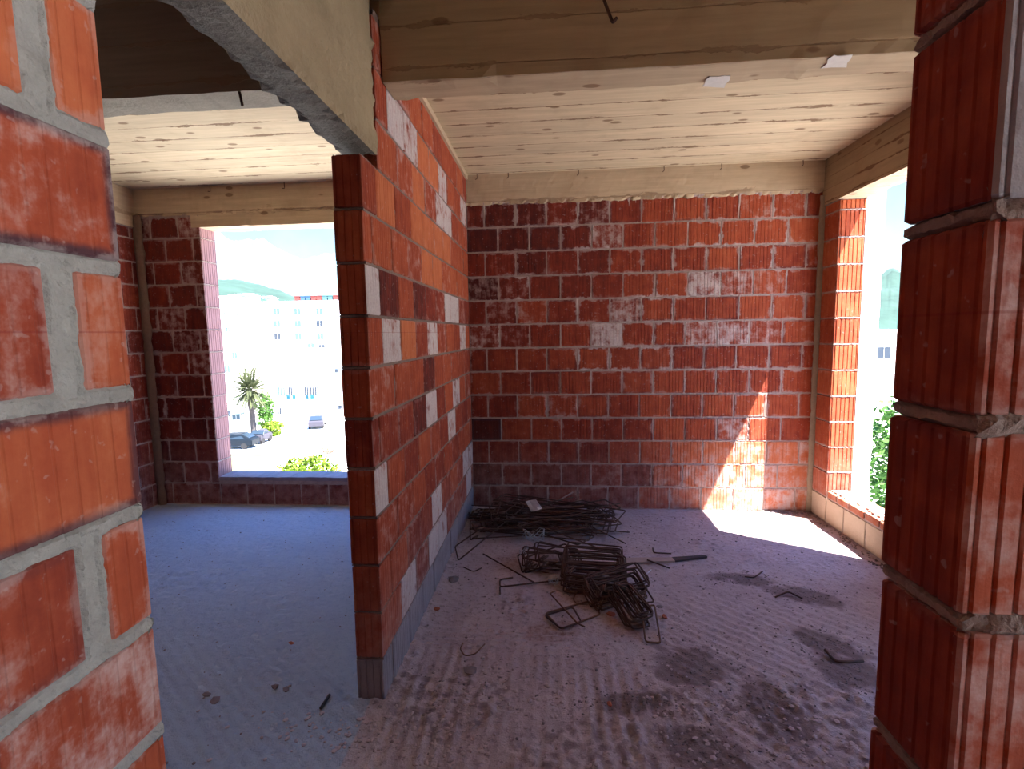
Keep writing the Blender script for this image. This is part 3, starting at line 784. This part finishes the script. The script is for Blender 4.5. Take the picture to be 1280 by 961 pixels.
# third bundle lower right
third = [stirrup_mesh(rg.uniform(.21, .26), rg.uniform(.085, .11), seed=80+i, hook=.04) for i in range(4)]
for m in third: m.materials.append(M['rust'])
c = fl(789, 763, .03)
for i in range(12):
    place(third[i % 4], M['rust'], (c.x-.03+i*.004, c.y+rg.uniform(-.03, .03), .03+i*.006), (rg.uniform(-.12, .12), .3+rg.uniform(-.12, .12), -1.15+rg.uniform(-.12, .12)),
          'stirrup in the front bundle next to the narrow open loop', 'stirrups in the front bundle')
loop([(802, 767, .03), (818, 762, .03), (826, 804, 0), (807, 803, 0)], 'narrow rectangular loop at the near right end of the pile', mat='rust_light')
loop([(796, 737, .10), (818, 761, .04), (788, 765, .05)], 'bent bar forming a triangle above the narrow loop', closed=False, name='bent_rebar')
loop([(682, 766), (701, 786), (751, 768), (736, 751)], 'single square loop lying flat on the floor in front of the bundles', mat='rust_light')
loop([(681, 769, .008), (701, 787, .010), (727, 779, .012), (716, 760, .010)], 'second loop under the left half of the square loop', mat='rust', z=.004)
bar('bent_rebar', onfloor([(694, 741), (687, 743), (722, 782), (731, 786)], .02), .0042, M['rust_light'], 'bent bar lying across the square loop', 'rebar')
loop([(722, 744, .03), (716, 748, .0), (722, 755, 0), (740, 757, .01)], 'small curled brown wire beside the square loop', closed=False, r=.003, mat='rust_light', name='bent_wire')
bar('bent_wire', onfloor([(800, 733, .03), (814, 718, .02)], .02), .0045, M['wire'], 'pale straight wire end right of the slanting bundle', 'wire')
# scattered bits
loop([(816, 685), (817, 691), (839, 692)], 'small hooked bar on the floor beyond the wooden slat', closed=False, name='hooked_rebar')
loop([(809, 702, .012), (837, 711, .006)], 'short rod lying against the wooden slat', closed=False, name='rebar_rod')
loop([(579, 803), (575, 810), (581, 821), (594, 819), (606, 805)], 'thin curved wire on the floor near the partition foreground', closed=False, r=.003, mat='rust_light', name='bent_wire')
loop([(969, 746), (985, 741, .012), (1003, 748)], 'small wire bent into a flat triangle on the right of the floor', closed=False, r=.0045, name='bent_wire')
loop([(931, 721), (942, 722), (953, 715)], 'twig like wire at the right beyond the flat triangle', closed=False, r=.004, name='bent_wire')
loop([(1031, 815, .01), (1043, 826), (1058, 828), (1079, 826)], 'dark curved strap on a dark patch near the right stub wall', closed=False, r=.006, name='bent_strap')
# wooden slat, one dark wet end
sl_ = empty('wooden_slat', fl(828, 701, 0)); tag(sl_, 'slim wooden slat with a dark tapering end, lying right of the tied bundle', 'wood')
def slat(a, b, wa, wb, h, name, mat):
    bm = bmesh.new(); A, B = V(a), V(b); d = (B-A).normalized(); s = V((-d.y, d.x, 0)); vs = []
    for p, ww in ((A, wa), (B, wb)):
        for z in (0, h):
            for k in (-1, 1): vs.append(bm.verts.new(p+s*k*ww/2+V((0, 0, z))-sl_.location))
    for f in ((0,1,3,2),(4,6,7,5),(0,4,5,1),(2,3,7,6),(0,2,6,4),(1,5,7,3)): bm.faces.new([vs[i] for i in f])
    o = build(name, bm, M[mat], sl_); return o
pa, pb, pc = fl(776, 703, 0), fl(842, 701, 0), fl(883, 697.5, 0)
for p in (pa, pb, pc): p.z = floor_h(p.x, p.y)+.004
slat(pa, pb, .075, .05, .012, 'plain_end', 'timber'); slat(pb, pc, .05, .022, .014, 'dark_end', 'timber_dark')
# paper scrap standing in the heap
bm = bmesh.new(); pr_ = [at(x, y, 1, 3.62) for x, y in ((657, 627), (670, 624), (678, 635), (664, 640))]
c = sum(pr_, V())/4; g = []
for j in range(4):
    row = []
    for i in range(4):
        a, b = i/3, j/3; p = (pr_[0]*(1-a)+pr_[1]*a)*(1-b)+(pr_[3]*(1-a)+pr_[2]*a)*b
        row.append(bm.verts.new(p-c+V((0, .012*math.sin(a*4+b*2), 0))))
    g.append(row)
for j in range(3):
    for i in range(3): bm.faces.new((g[j][i], g[j][i+1], g[j+1][i+1], g[j+1][i]))
o = build('paper_scrap', bm, M['paper']); o.location = c; md = o.modifiers.new('solid', 'SOLIDIFY'); md.thickness = .003
tag(o, 'small white card scrap caught upright on top of the rebar heap', 'scrap')
# paper stickers on the beam soffit
for k, (pix, lab) in enumerate(((((877, 108), (904, 110), (914, 95), (886, 96)), 'torn white paper stuck under the cross beam, the left one'), (((1028, 85), (1058, 84), (1064, 69), (1040, 70)), 'torn white paper stuck under the cross beam, the one near the right stub wall'))):
    P = [at(x, y, 2, BZ-.004) for x, y in pix]; c = sum(P, V())/4; bm = bmesh.new(); rng = random.Random(k)
    out = []
    for i in range(4):
        for t in (0, .33, .66): out.append(P[i].lerp(P[(i+1) % 4], t)-c+V((rng.uniform(-.006, .006), rng.uniform(-.004, .004), 0)))
    f = bm.faces.new([bm.verts.new(p) for p in out]); e = bmesh.ops.extrude_face_region(bm, geom=[f])
    for v in [q for q in e['geom'] if isinstance(q, bmesh.types.BMVert)]: v.co.z += .003
    o = build('ceiling_paper_sticker', bm, plain('dirty_paper_%d' % k, (.62, .60, .56), .9, .15, 30)); o.location = c; tag(o, lab, 'scrap')
# hanging hooks
def hook(pts, label, r=.006): return bar('hanging_rebar', pts, r, M['rust'], label, 'rebar', corner=.01)
hook([at(752, -8, 1, BY0-.006), at(766, 29, 1, BY0-.03), at(771, 22, 1, BY0-.03)], 'hooked rebar end sticking out of the front of the cross beam in the right room')
hook([at(292, 80, 1, BY0+.03), at(303, 132, 1, BY0+.0)], 'straight rebar end hanging from the cross beam in the left room')
for i, (x, y) in enumerate(((596, 213), (635, 211), (723, 207), (830, 203), (902, 201), (1004, 198))):
    p = at(x, y, 1, YB-.03); z = CEIL
    lab = ['nearest the partition', 'second from the partition', 'third from the partition', 'third from the right wall', 'second from the right wall', 'nearest the right wall'][i]
    bar('ceiling_nail', [(p.x, YB-.03, z+.01), (p.x+.002, YB-.032, z-.035), (p.x-.012, YB-.04, z-.045)], .003, M['rust'], 'bent nail at the back edge of the right room ceiling, '+lab, 'nail', corner=.006)
for i, (x, lab) in enumerate(((262, 'left'), (355, 'right'))):
    p = at(x, 228, 1, YB-.03)
    bar('ceiling_nail', [(p.x, YB-.03, CEIL+.01), (p.x+.003, YB-.032, CEIL-.05), (p.x-.015, YB-.04, CEIL-.05)], .003, M['rust'], 'bent nail hanging at the back edge of the left room ceiling, the %s one' % lab, 'nail', corner=.006)

# ------------------------------------------------------------------ outside
GZ = -9.5
M['ground'] = plain('pale_concrete_yard', (.62, .60, .56), .95, .12, .2)
M['lawn'] = plain('short_lawn', (.12, .20, .05), .95, .3, .8)
M['wallwhite'] = plain('sunlit_white_wall', (.80, .79, .76), .9, .04)
M['wallcream'] = plain('pale_cream_wall', (.78, .74, .68), .9, .05)
M['tile'] = plain('terracotta_roof', (.62, .42, .33), .9, .2, 3)
M['shutter'] = plain('pale_blue_window', (.07, .11, .14), .4, .1)
M['shutter_dark'] = plain('dark_window', (.035, .045, .06), .4, .1)
M['carglass'] = plain('car_glass', (.02, .03, .04), .15, .1, spec=.5)
M['tyre'] = plain('tyre', (.02, .02, .022), .8, .1)
M['carblack'] = plain('dark_blue_paint', (.007, .011, .017), .5, .1, spec=.1)
M['cargrey'] = plain('grey_paint', (.05, .047, .06), .5, .1, spec=.1)
M['leaf'] = plain('leaf_green', (.05, .125, .02), .7, .5, 2.5)
M['leaf_bright'] = plain('leaf_bright_green', (.10, .16, .012), .7, .45, 1.5)
M['leaf_palm'] = plain('palm_leaf', (.055, .065, .028), .8, .6, 1.5)
M['bark'] = plain('palm_bark', (.07, .062, .06), .95, .3, 3)
M['dry'] = plain('dry_twigs', (.30, .22, .16), .95, .3, 3)
M['hillgreen'] = plain('hazy_green_hill', (.025, .048, .036), 1, .6, .05)
M['mount'] = plain('hazy_limestone', (.075, .125, .13), 1, .12, .004)  # distance haze painted into the rock colour
M['chair'] = plain('teal_plastic', (.02, .09, .12), .5, .1)
M['panel_red'] = plain('faded_red_panel', (.16, .04, .035), .8, .1)
M['panel_blue'] = plain('faded_blue_panel', (.04, .085, .15), .8, .1)
M['panel_teal'] = plain('faded_teal_panel', (.06, .13, .14), .8, .1)
bm = bmesh.new(); box(bm, (-2500, 6, GZ-1), (2500, 4000, GZ)); box(bm, (-60, -80, GZ-1), (80, 6, GZ)); g_ = struct(build('ground', bm, M['ground']))

def leaves(bm, c, rad, n, size, rng, shell=.5):
    for i in range(n):
        while True:
            p = V((rng.uniform(-1, 1), rng.uniform(-1, 1), rng.uniform(-1, 1)))
            if shell < p.length < 1+.15*rng.random(): break
        k = 1+.35*noise.noise(p*2.3+V(c))
        q = V((p.x*rad[0]*k, p.y*rad[1]*k, p.z*rad[2]*k))+V(c)
        a = V((rng.gauss(0, 1), rng.gauss(0, 1), rng.gauss(0, .6))).normalized(); b = a.cross(V((rng.gauss(0, 1), rng.gauss(0, 1), rng.gauss(0, 1)))).normalized()
        s = size*rng.uniform(.6, 1.3)
        bm.faces.new([bm.verts.new(q+a*s), bm.verts.new(q+b*s*.45), bm.verts.new(q-a*s), bm.verts.new(q-b*s*.45)])
def plant(name, label, cat, c, rad, n, size, mat, seed, base, trunk_r=.08, shell=.45, group=None):
    e = empty(name, (c[0], c[1], base)); tag(e, label, cat, group); rng = random.Random(seed)
    bm = bmesh.new(); leaves(bm, (0, 0, c[2]-base), rad, n, size, rng, shell); build('foliage', bm, M[mat], e)
    bm = bmesh.new()
    for k in range(4):
        a = k*1.6+rng.random()
        tube(bm, [(0, 0, 0), (.1*math.cos(a), .1*math.sin(a), (c[2]-base)*.6), (rad[0]*.5*math.cos(a), rad[1]*.5*math.sin(a), c[2]-base+rad[2]*.3)], lambda t: trunk_r*(1-.7*t))
    build('trunk', bm, M['bark'], e); return e
p = far(381, 590, 27); plant('tree', 'bright green tree crown below the left window sill', 'tree', (p.x, p.y, p.z-.6), (2.1, 1.4, 1.4), 3200, .16, 'leaf_bright', 1, GZ, .14)
p = far(1100, 560, 13); plant('tree', 'leafy green tree close outside the right window', 'tree', (p.x+1.1, p.y, -2.1), (1.7, 1.3, 1.75), 5200, .10, 'leaf', 2, GZ, .14)
p = far(333, 533, 60); plant('hedge', 'green shrub between the palm and the white terrace house', 'shrub', (p.x, p.y, GZ+2.0), (.9, .9, 2.1), 1300, .22, 'leaf', 3, GZ, .08)
p = far(340, 545, 54); plant('hedge', 'low light green shrub along the drive edge beside the palm', 'shrub', (p.x+.6, p.y-1, GZ+.75), (1.1, 1.6, .8), 900, .2, 'leaf_bright', 4, GZ, .05)
p = far(409, 555, 45); plant('dry_shrub', 'dry brownish shrub in front of the parked grey car', 'shrub', (p.x, p.y, GZ+.3), (.8, .6, .35), 300, .14, 'dry', 5, GZ, .03)

# palm
pp = far(318, 549, 51); pal = empty('palm_tree', (pp.x, pp.y, GZ)); tag(pal, 'palm tree with a full drooping crown seen through the left window', 'tree')
th = 5.4; bm = bmesh.new(); pts = [(-.15*(i/20)**2, 0, th*i/20) for i in range(21)]
tube(bm, pts, lambda t: .36-.10*t+.03*math.sin(t*120), 12); build('trunk', bm, M['bark'], pal)
rng = random.Random(5)
for k in range(64):
    bm = bmesh.new(); az = k*2.399; el = 1.4-2.3*(k/64); L = rng.uniform(2.2, 2.9); prev = V((-.15, 0, th)); d0 = V((math.cos(az)*math.cos(el), math.sin(az)*math.cos(el), math.sin(el)))
    pts = [prev]; d = d0.copy()
    for i in range(8): d = (d+V((0, 0, -.085))).normalized(); pts.append(pts[-1]+d*L/8)
    tube(bm, pts, lambda t: .03*(1-.8*t), 4)
    for i in range(2, 9):
        q = pts[i]; dr = (pts[i]-pts[i-1]).normalized(); s = dr.cross(V((0, 0, 1))).normalized()
        for sg in (-1, 1):
            for o_ in (0, .5):
                b = q-dr*o_*L/8; tip = b+(s*sg*.75+dr*.7+V((0, 0, -.25))).normalized()*rng.uniform(.5, .75)*(1-.06*i)
                bm.faces.new([bm.verts.new(b-dr*.03), bm.verts.new((b+tip)/2+dr*.1), bm.verts.new(tip), bm.verts.new((b+tip)/2-dr*.09)])
    build('frond', bm, M['leaf_palm'], pal)

# buildings
def windows(e, bx, y, lst, wd, hd, mats, name='window'):
    for (x, z, m) in lst:
        bm = bmesh.new(); box(bm, (x-wd/2-.04, y-.06, z-.04), (x+wd/2+.04, y+.05, z)); box(bm, (x-wd/2-.04, y-.06, z+hd), (x+wd/2+.04, y+.05, z+hd+.04))
        box(bm, (x-wd/2-.04, y-.06, z), (x-wd/2, y+.05, z+hd)); box(bm, (x+wd/2, y-.06, z), (x+wd/2+.04, y+.05, z+hd)); box(bm, (x-.015, y-.05, z), (x+.015, y+.03, z+hd))
        f = build(name, bm, M['wallwhite'], e)
        bm = bmesh.new(); box(bm, (x-wd/2, y-.03, z), (x+wd/2, y+.03, z+hd)); build('pane', bm, M[m], f)
def wz(x, y, d, e): q = far(x, y, d); return q.x-e.location.x, q.z-e.location.z
# hotel block
hq = far(375, 447, 95); hot = empty('hotel_block', (hq.x, 95, GZ)); tag(hot, 'large white block with rows of pale windows and coloured rooftop panels', 'building')
top = far(380, 376, 95).z-GZ; xl = far(327, 420, 95).x-hq.x; xr = xl+26
bm = bmesh.new(); box(bm, (xl, 0, 0), (xr, 14, top)); box(bm, (xl-.2, -.25, top-.4), (xr+.2, 0, top-.1)); build('wall', bm, M['wallwhite'], hot)
L = []
for j, y in enumerate((393.5, 409, 424.5)):
    for i, x in enumerate((346, 372, 399.5)):
        a, b = wz(x+j*.6, y, 95, hot); L.append((a, b, 'shutter_dark' if (i, j) in ((2, 1), (0, 2)) else 'shutter'))
a, b = wz(389, 437, 95, hot); L.append((a, b, 'shutter')); a, b = wz(402.5, 439, 95, hot); L.append((a, b, 'shutter_dark'))
windows(hot, 0, 0, L, 1.35, 1.3, None)
for i, (x, m) in enumerate(((370, 'panel_red'), (377.5, 'panel_blue'), (384, 'panel_blue'), (390.5, 'panel_red'), (398, 'panel_red'), (405, 'panel_teal'), (412, 'panel_teal'), (418.5, 'panel_red'), (426, 'panel_blue'))):
    a, b = wz(x, 376, 95, hot); bm = bmesh.new(); box(bm, (a-.42, .3, top), (a+.42, 1.6, top+.95)); box(bm, (a-.47, .25, top+.85), (a+.47, 1.65, top+1.0))
    build('roof_box', bm, M[m], hot)
# terrace house
tq = far(384, 524, 63); ter = empty('terrace_house', (tq.x, 63, GZ)); tag(ter, 'two storey white terrace house with blue chairs behind the parked car', 'building')
mid = far(384, 504, 63).z-GZ; tt = far(384, 448, 65).z-GZ; xl = far(340, 500, 63).x-tq.x; xr = xl+16
bm = bmesh.new(); box(bm, (xl, 0, 0), (xr, 2.5, mid)); build('terrace_block', bm, M['wallwhite'], ter)
bm = bmesh.new(); box(bm, (xl, 2.5, 0), (xr, 10, tt)); build('wall', bm, M['wallwhite'], ter)
bm = bmesh.new(); v_ = [bm.verts.new(q) for q in ((xl-.3, 2.1, tt), (xr+.3, 2.1, tt), (xr+.3, 10.3, tt), (xl-.3, 10.3, tt), (xl+2, 6.2, tt+1.3), (xr-2, 6.2, tt+1.3))]
for f in ((0,1,5,4),(2,3,4,5),(1,2,5),(3,0,4),(0,3,2,1)): bm.faces.new([v_[i] for i in f])
build('roof', bm, M['tile'], ter)
L = []
for x, m in ((350.5, 'shutter'), (357, 'shutter'), (363.5, 'shutter_dark'), (383.5, 'shutter_dark'), (390.5, 'shutter_dark'), (396.5, 'shutter_dark')):
    q = far(x, 494, 65.5); L.append((q.x-tq.x, q.z-GZ, m))
windows(ter, 0, 2.5, L, .58, 1.15, None)
q = far(349.5, 518, 63); windows(ter, 0, 0, [(q.x-tq.x, q.z-GZ, 'shutter_dark')], .6, .9, None)
for x, y, n_ in ((421, 464, 'vent_box'), (425.5, 509, 'vent_box')):
    q = far(x, y, 65.5 if y < 500 else 63); bm = bmesh.new(); yy = 2.3 if y < 500 else -.2
    box(bm, (q.x-tq.x-.2, yy, q.z-GZ-.2), (q.x-tq.x+.2, yy+.25, q.z-GZ+.25)); box(bm, (q.x-tq.x-.23, yy-.03, q.z-GZ+.22), (q.x-tq.x+.23, yy+.25, q.z-GZ+.3)); build(n_, bm, M['shutter_dark'], ter)
bm = bmesh.new()
for i in range(40):
    a = xl+.2+i*.4; box(bm, (a-.012, .05, mid), (a+.012, .08, mid+.5))
box(bm, (xl, .04, mid+.5), (xr, .09, mid+.55)); build('railing', bm, M['wallwhite'], ter)
# terrace chairs
def chair(loc, label, rz):
    e = empty('terrace_chair', loc, rz); tag(e, label, 'chair', 'blue chairs on the terrace')
    bm = bmesh.new(); box(bm, (-.24, -.24, .42), (.24, .24, .47)); build('seat', bm, M['chair'], e)
    bm = bmesh.new(); box(bm, (-.24, .2, .47), (.24, .25, .95)); build('backrest', bm, M['chair'], e)
    for a in (-.21, .21):
        for b in (-.21, .21): bm = bmesh.new(); box(bm, (a-.02, b-.02, 0), (a+.02, b+.02, .42)); build('leg', bm, M['chair'], e)
for x, lab, rz in ((359.5, 'blue chair on the terrace, farthest left', 0), (367.5, 'blue chair on the terrace, second from the left', .3), (383, 'blue chair on the terrace, third from the left', -.2), (390, 'blue chair on the terrace, farthest right', .2)):
    q = far(x, 503, 64.3); chair((q.x, 64.3, GZ+mid), lab, rz)
# small annex behind the dark car
aq = far(302, 556, 55); ann = empty('white_annex', (aq.x, 55, GZ), .57); tag(ann, 'low white flat roofed annex at the left edge of the left window', 'building')
at_ = far(300, 495, 55).z-GZ; xr = far(313.5, 520, 55).x-aq.x
bm = bmesh.new(); box(bm, (xr-7, 0, 0), (xr, 4, at_)); build('wall', bm, M['wallwhite'], ann)
bm = bmesh.new(); box(bm, (xr-7.1, -.15, at_), (xr+.1, 4.1, at_+.15)); build('roof', bm, M['wallcream'], ann)
L = [(far(296, 524, 55).x-aq.x, far(296, 524, 55).z-GZ, 'shutter'), (far(286.5, 519, 55).x-aq.x, far(286, 519, 55).z-GZ, 'shutter_dark')]
windows(ann, 0, 0, L, .8, .7, None)
bm = bmesh.new(); q = far(298, 516, 55); v0 = V((q.x-aq.x, 0, q.z-GZ)); box(bm, (v0.x-.9, -.7, v0.z-.06), (v0.x+.9, 0, v0.z+.02)); build('awning', bm, M['shutter'], ann)
# hill town houses
towns = [(285, 470, 85, 7, 6, 'between the palm crown and the window jamb'), (300, 447, 110, 8, 5, 'above the palm crown'), (277, 430, 120, 9, 6, 'at the jamb, middle of the slope'), (313, 424, 150, 9, 5, 'directly left of the large block'),
         (290, 405, 170, 11, 6, 'in the middle of the slope'), (317, 402, 200, 10, 6, 'beside the upper corner of the large block'), (276, 388, 230, 14, 6, 'high on the slope at the jamb'), (300, 384, 250, 13, 6, 'highest, just under the wooded hill'), (326, 386, 270, 12, 6, 'highest, next to the large block roof')]
for i, (x, y, d, wd, hh, lab) in enumerate(towns):
    q = far(x, y, d); e = empty('hillside_house', (q.x, d, q.z)); tag(e, 'white hillside house '+lab, 'building', 'hillside houses')
    bm = bmesh.new(); box(bm, (-wd/2, 0, -14), (wd/2, 8, hh)); build('wall', bm, M['wallwhite' if i % 3 else 'wallcream'], e)
    bm = bmesh.new(); v_ = [bm.verts.new(p) for p in ((-wd/2-.3, -.3, hh), (wd/2+.3, -.3, hh), (wd/2+.3, 8.3, hh), (-wd/2-.3, 8.3, hh), (-wd/2+1, 4, hh+1.2), (wd/2-1, 4, hh+1.2))]
    for f in ((0,1,5,4),(2,3,4,5),(1,2,5),(3,0,4),(0,3,2,1)): bm.faces.new([v_[k] for k in f])
    build('roof', bm, M['wallcream'], e)
    windows(e, 0, 0, [(-wd*.25, hh*.55, 'shutter'), (wd*.22, hh*.5, 'shutter'), (0, hh*.1, 'shutter')], 1.0, 1.2, None)
# building seen through the right window
q = far(1103, 470, 60); rb = empty('harbour_building', (q.x, 60, GZ)); tag(rb, 'pale flat roofed building above the tree in the right window', 'building')
t_ = far(1103, 415, 60).z-GZ
bm = bmesh.new(); box(bm, (-9, 0, 0), (9, 8, t_)); build('wall', bm, M['wallcream'], rb); bm = bmesh.new(); box(bm, (-9.2, -.2, t_), (9.2, 8.2, t_+.25)); build('roof', bm, M['wallwhite'], rb)
windows(rb, 0, 0, [(x*2.4, far(1103, 448, 60).z-GZ, 'shutter_dark') for x in (-3, -2, -1, 0, 1, 2, 3)], 1.4, 1.3, None)
# cars
def car(loc, rz, paint, label, L=4.2, Wd=1.72, H=1.5):
    e = empty('parked_car', loc, rz); tag(e, label, 'car')
    prof = [(-L/2, .35), (-L/2, .78), (-L/2+.12, .95), (-L*.27, 1.0), (-L*.13, H), (L*.25, H), (L*.42, 1.02), (L/2, .9), (L/2, .35)]
    bm = bmesh.new(); A = [bm.verts.new((x, -Wd/2+(.16 if z > 1.1 else 0), z)) for x, z in prof]; B = [bm.verts.new((x, Wd/2-(.16 if z > 1.1 else 0), z)) for x, z in prof]
    n = len(prof)
    for i in range(n): bm.faces.new((A[i], A[(i+1) % n], B[(i+1) % n], B[i]))
    bm.faces.new(A[::-1]); bm.faces.new(B); bmesh.ops.bevel(bm, geom=bm.edges[:], offset=.05, segments=2, affect='EDGES'); build('body', bm, M[paint], e)
    bm = bmesh.new()
    for s in (-1, 1):
        yv = s*(Wd/2-.07); vs = [bm.verts.new(q) for q in ((-L*.22, yv+s*.05, 1.04), (-L*.11, yv-s*.07, H-.08), (L*.23, yv-s*.07, H-.08), (L*.33, yv+s*.05, 1.04))]; bm.faces.new(vs)
        ws = [bm.verts.new(q+V((0, -s*.05, 0))) for q in [v.co.copy() for v in vs]]; bm.faces.new(ws[::-1])
        for i in range(4): bm.faces.new((vs[i], vs[(i+1) % 4], ws[(i+1) % 4], ws[i]))
    build('side_windows', bm, M['carglass'], e)
    bm = bmesh.new(); vs = [bm.verts.new(q) for q in ((L*.255, -.6, H-.05), (L*.255, .6, H-.05), (L*.425, .68, 1.06), (L*.425, -.68, 1.06))]
    ws = [bm.verts.new(v.co+V((-.06, 0, -.06))) for v in vs]; bm.faces.new(vs); bm.faces.new(ws[::-1])
    for v in vs: v.co += V((.03, 0, .03))
    for i in range(4): bm.faces.new((vs[i], vs[(i+1) % 4], ws[(i+1) % 4], ws[i]))
    build('rear_window', bm, M['carglass'], e)
    for a in (-L*.31, L*.31):
        for s in (-1, 1):
            bm = bmesh.new(); bmesh.ops.create_cone(bm, cap_ends=True, segments=18, radius1=.33, radius2=.33, depth=.22, matrix=Matrix.Translation((a, s*(Wd/2-.1), .33)) @ Matrix.Rotation(math.pi/2, 4, 'X'))
            bmesh.ops.bevel(bm, geom=[ed for ed in bm.edges if len(ed.link_faces) == 2 and any(len(f.verts) > 4 for f in ed.link_faces)], offset=.03, segments=2, affect='EDGES'); build('wheel', bm, M['tyre'], e)
    return e
q = far(397, 531, 58.5); car((q.x, 58.5, GZ), -math.pi/2+.35, 'cargrey', 'grey car parked in front of the white terrace house')
q = far(297, 567, 46.5); car((q.x-.6, 47, GZ), .12, 'carblack', 'dark car parked in front of the white annex', 4.3)
q = far(325.5, 560, 49); car((q.x, 49.5, GZ), -math.pi/2, 'cargrey', 'small dark vehicle just right of the palm trunk', 2.2, 1.0, 1.45)
# lawn strip
bm = bmesh.new(); a = far(270, 590, 40); P = [far(286, 578, 44), far(330, 578, 44), far(326, 610, 33), far(270, 610, 33)]
vs = [bm.verts.new((p.x, p.y, GZ+.03)) for p in P]; f = bm.faces.new(vs); ex = bmesh.ops.extrude_face_region(bm, geom=[f])
for v in [q for q in ex['geom'] if isinstance(q, bmesh.types.BMVert)]: v.co.z += .06
bmesh.ops.subdivide_edges(bm, edges=bm.edges[:], cuts=6, use_grid_fill=True)
tag(build('lawn_grass', bm, M['lawn']), 'strip of short grass below the left window by the dark car', 'grass', kind='stuff')

# wooded hills and mountains
def ridge(name, pts, d, depth, mat, seed, amp, freq, label, cat='hill', base=GZ):
    bm = bmesh.new(); xs = []
    P = [far(x, y, d) for x, y in pts]; n = 120; m = 14; G_ = []
    for i in range(n+1):
        t = i/n*(len(P)-1); k = min(int(t), len(P)-2); p = P[k].lerp(P[k+1], t-k); row = []
        for j in range(m+1):
            s = j/m
            for sgn in (0,):
                yy = d-depth*(1-s); h = base+(p.z-base)*math.sin(s*math.pi/2)
                nz = noise.fractal(V((p.x*freq, yy*freq, seed)), .9, 2.1, 5)*amp*math.sin(s*math.pi*.5)
                row.append(bm.verts.new((p.x*(yy/d), yy, h+nz*(1 if s > .1 else 0))))
        row.append(bm.verts.new((p.x*1.05, d+depth*.5, base)))
        G_.append(row)
    for i in range(n):
        for j in range(m+1): bm.faces.new((G_[i][j], G_[i+1][j], G_[i+1][j+1], G_[i][j+1]))
    o = build(name, bm, M[mat], None, True); o['kind'] = 'structure'; return o
ridge('hills', [(200, 345), (262, 351), (300, 357), (340, 366), (380, 376), (430, 384), (600, 400)], 420, 260, 'hillgreen', 3, 3, .03, '')
ridge('mountains', [(-200, 330), (120, 315), (240, 285), (290, 322), (330, 314), (380, 330), (430, 322), (520, 340), (700, 380)], 3200, 1800, 'mount', 8, 160, .0016, '')
ridge('coastal_hills', [(900, 400), (1040, 372), (1085, 352), (1115, 346), (1160, 352), (1260, 380)], 620, 300, 'hillgreen', 12, 14, .02, '')

# ------------------------------------------------------------------ light
sd = bpy.data.lights.new('sun', 'SUN'); so = bpy.data.objects.new('sun', sd); COL.objects.link(so)
sundir = V((-1, .58, -2.33)).normalized(); so.rotation_euler = sundir.to_track_quat('-Z', 'Y').to_euler()
sd.energy = 42; sd.angle = .0093; sd.color = (1, .95, .87)
wd = bpy.data.worlds.new('world'); SC.world = wd; wd.use_nodes = True; nt = wd.node_tree; nt.nodes.clear()
out = nt.nodes.new('ShaderNodeOutputWorld'); bg = nt.nodes.new('ShaderNodeBackground'); nt.links.new(bg.outputs[0], out.inputs[0])
tc = nt.nodes.new('ShaderNodeTexCoord'); sp = nt.nodes.new('ShaderNodeSeparateXYZ'); nt.links.new(tc.outputs['Generated'], sp.inputs[0])
rp = nt.nodes.new('ShaderNodeValToRGB'); nt.links.new(sp.outputs[2], rp.inputs[0]); e = rp.color_ramp.elements
e[0].position = 0; e[0].color = (.80, 1.0, 1.0, 1); e[1].position = .36; e[1].color = (.18, .58, 1.7, 1); k = e.new(.2); k.color = (.46, .80, 1.0, 1)
dt = nt.nodes.new('ShaderNodeVectorMath'); dt.operation = 'DOT_PRODUCT'; nt.links.new(tc.outputs['Generated'], dt.inputs[0]); dt.inputs[1].default_value = (-sundir)[:]
mr = nt.nodes.new('ShaderNodeMapRange'); mr.interpolation_type = 'SMOOTHSTEP'; nt.links.new(dt.outputs['Value'], mr.inputs[0]); mr.inputs[1].default_value = .1; mr.inputs[2].default_value = 1
mr.inputs[3].default_value = 1.3; mr.inputs[4].default_value = 3.2
mx = nt.nodes.new('ShaderNodeMix'); mx.data_type = 'RGBA'; mx.blend_type = 'MULTIPLY'; mx.inputs[0].default_value = 0
nz = nt.nodes.new('ShaderNodeTexNoise'); nz.inputs['Scale'].default_value = 3.5; nz.inputs['Detail'].default_value = 6; nt.links.new(tc.outputs['Generated'], nz.inputs['Vector'])
cr = nt.nodes.new('ShaderNodeMapRange'); cr.interpolation_type = 'SMOOTHSTEP'; nt.links.new(nz.outputs['Fac'], cr.inputs[0]); cr.inputs[1].default_value = .5; cr.inputs[2].default_value = .7; cr.inputs[4].default_value = .28
nt.links.new(cr.outputs[0], mx.inputs[0]); mx.blend_type = 'MIX'; nt.links.new(rp.outputs[0], mx.inputs[6]); mx.inputs[7].default_value = (1, 1, 1, 1)
nt.links.new(mx.outputs[2], bg.inputs[0]); nt.links.new(mr.outputs[0], bg.inputs[1])

vs = SC.view_settings
SC.display_settings.display_device = 'sRGB'
vs.view_transform = 'Standard'; vs.look = 'None'; vs.gamma = 1; vs.use_curve_mapping = False; vs.exposure = .28
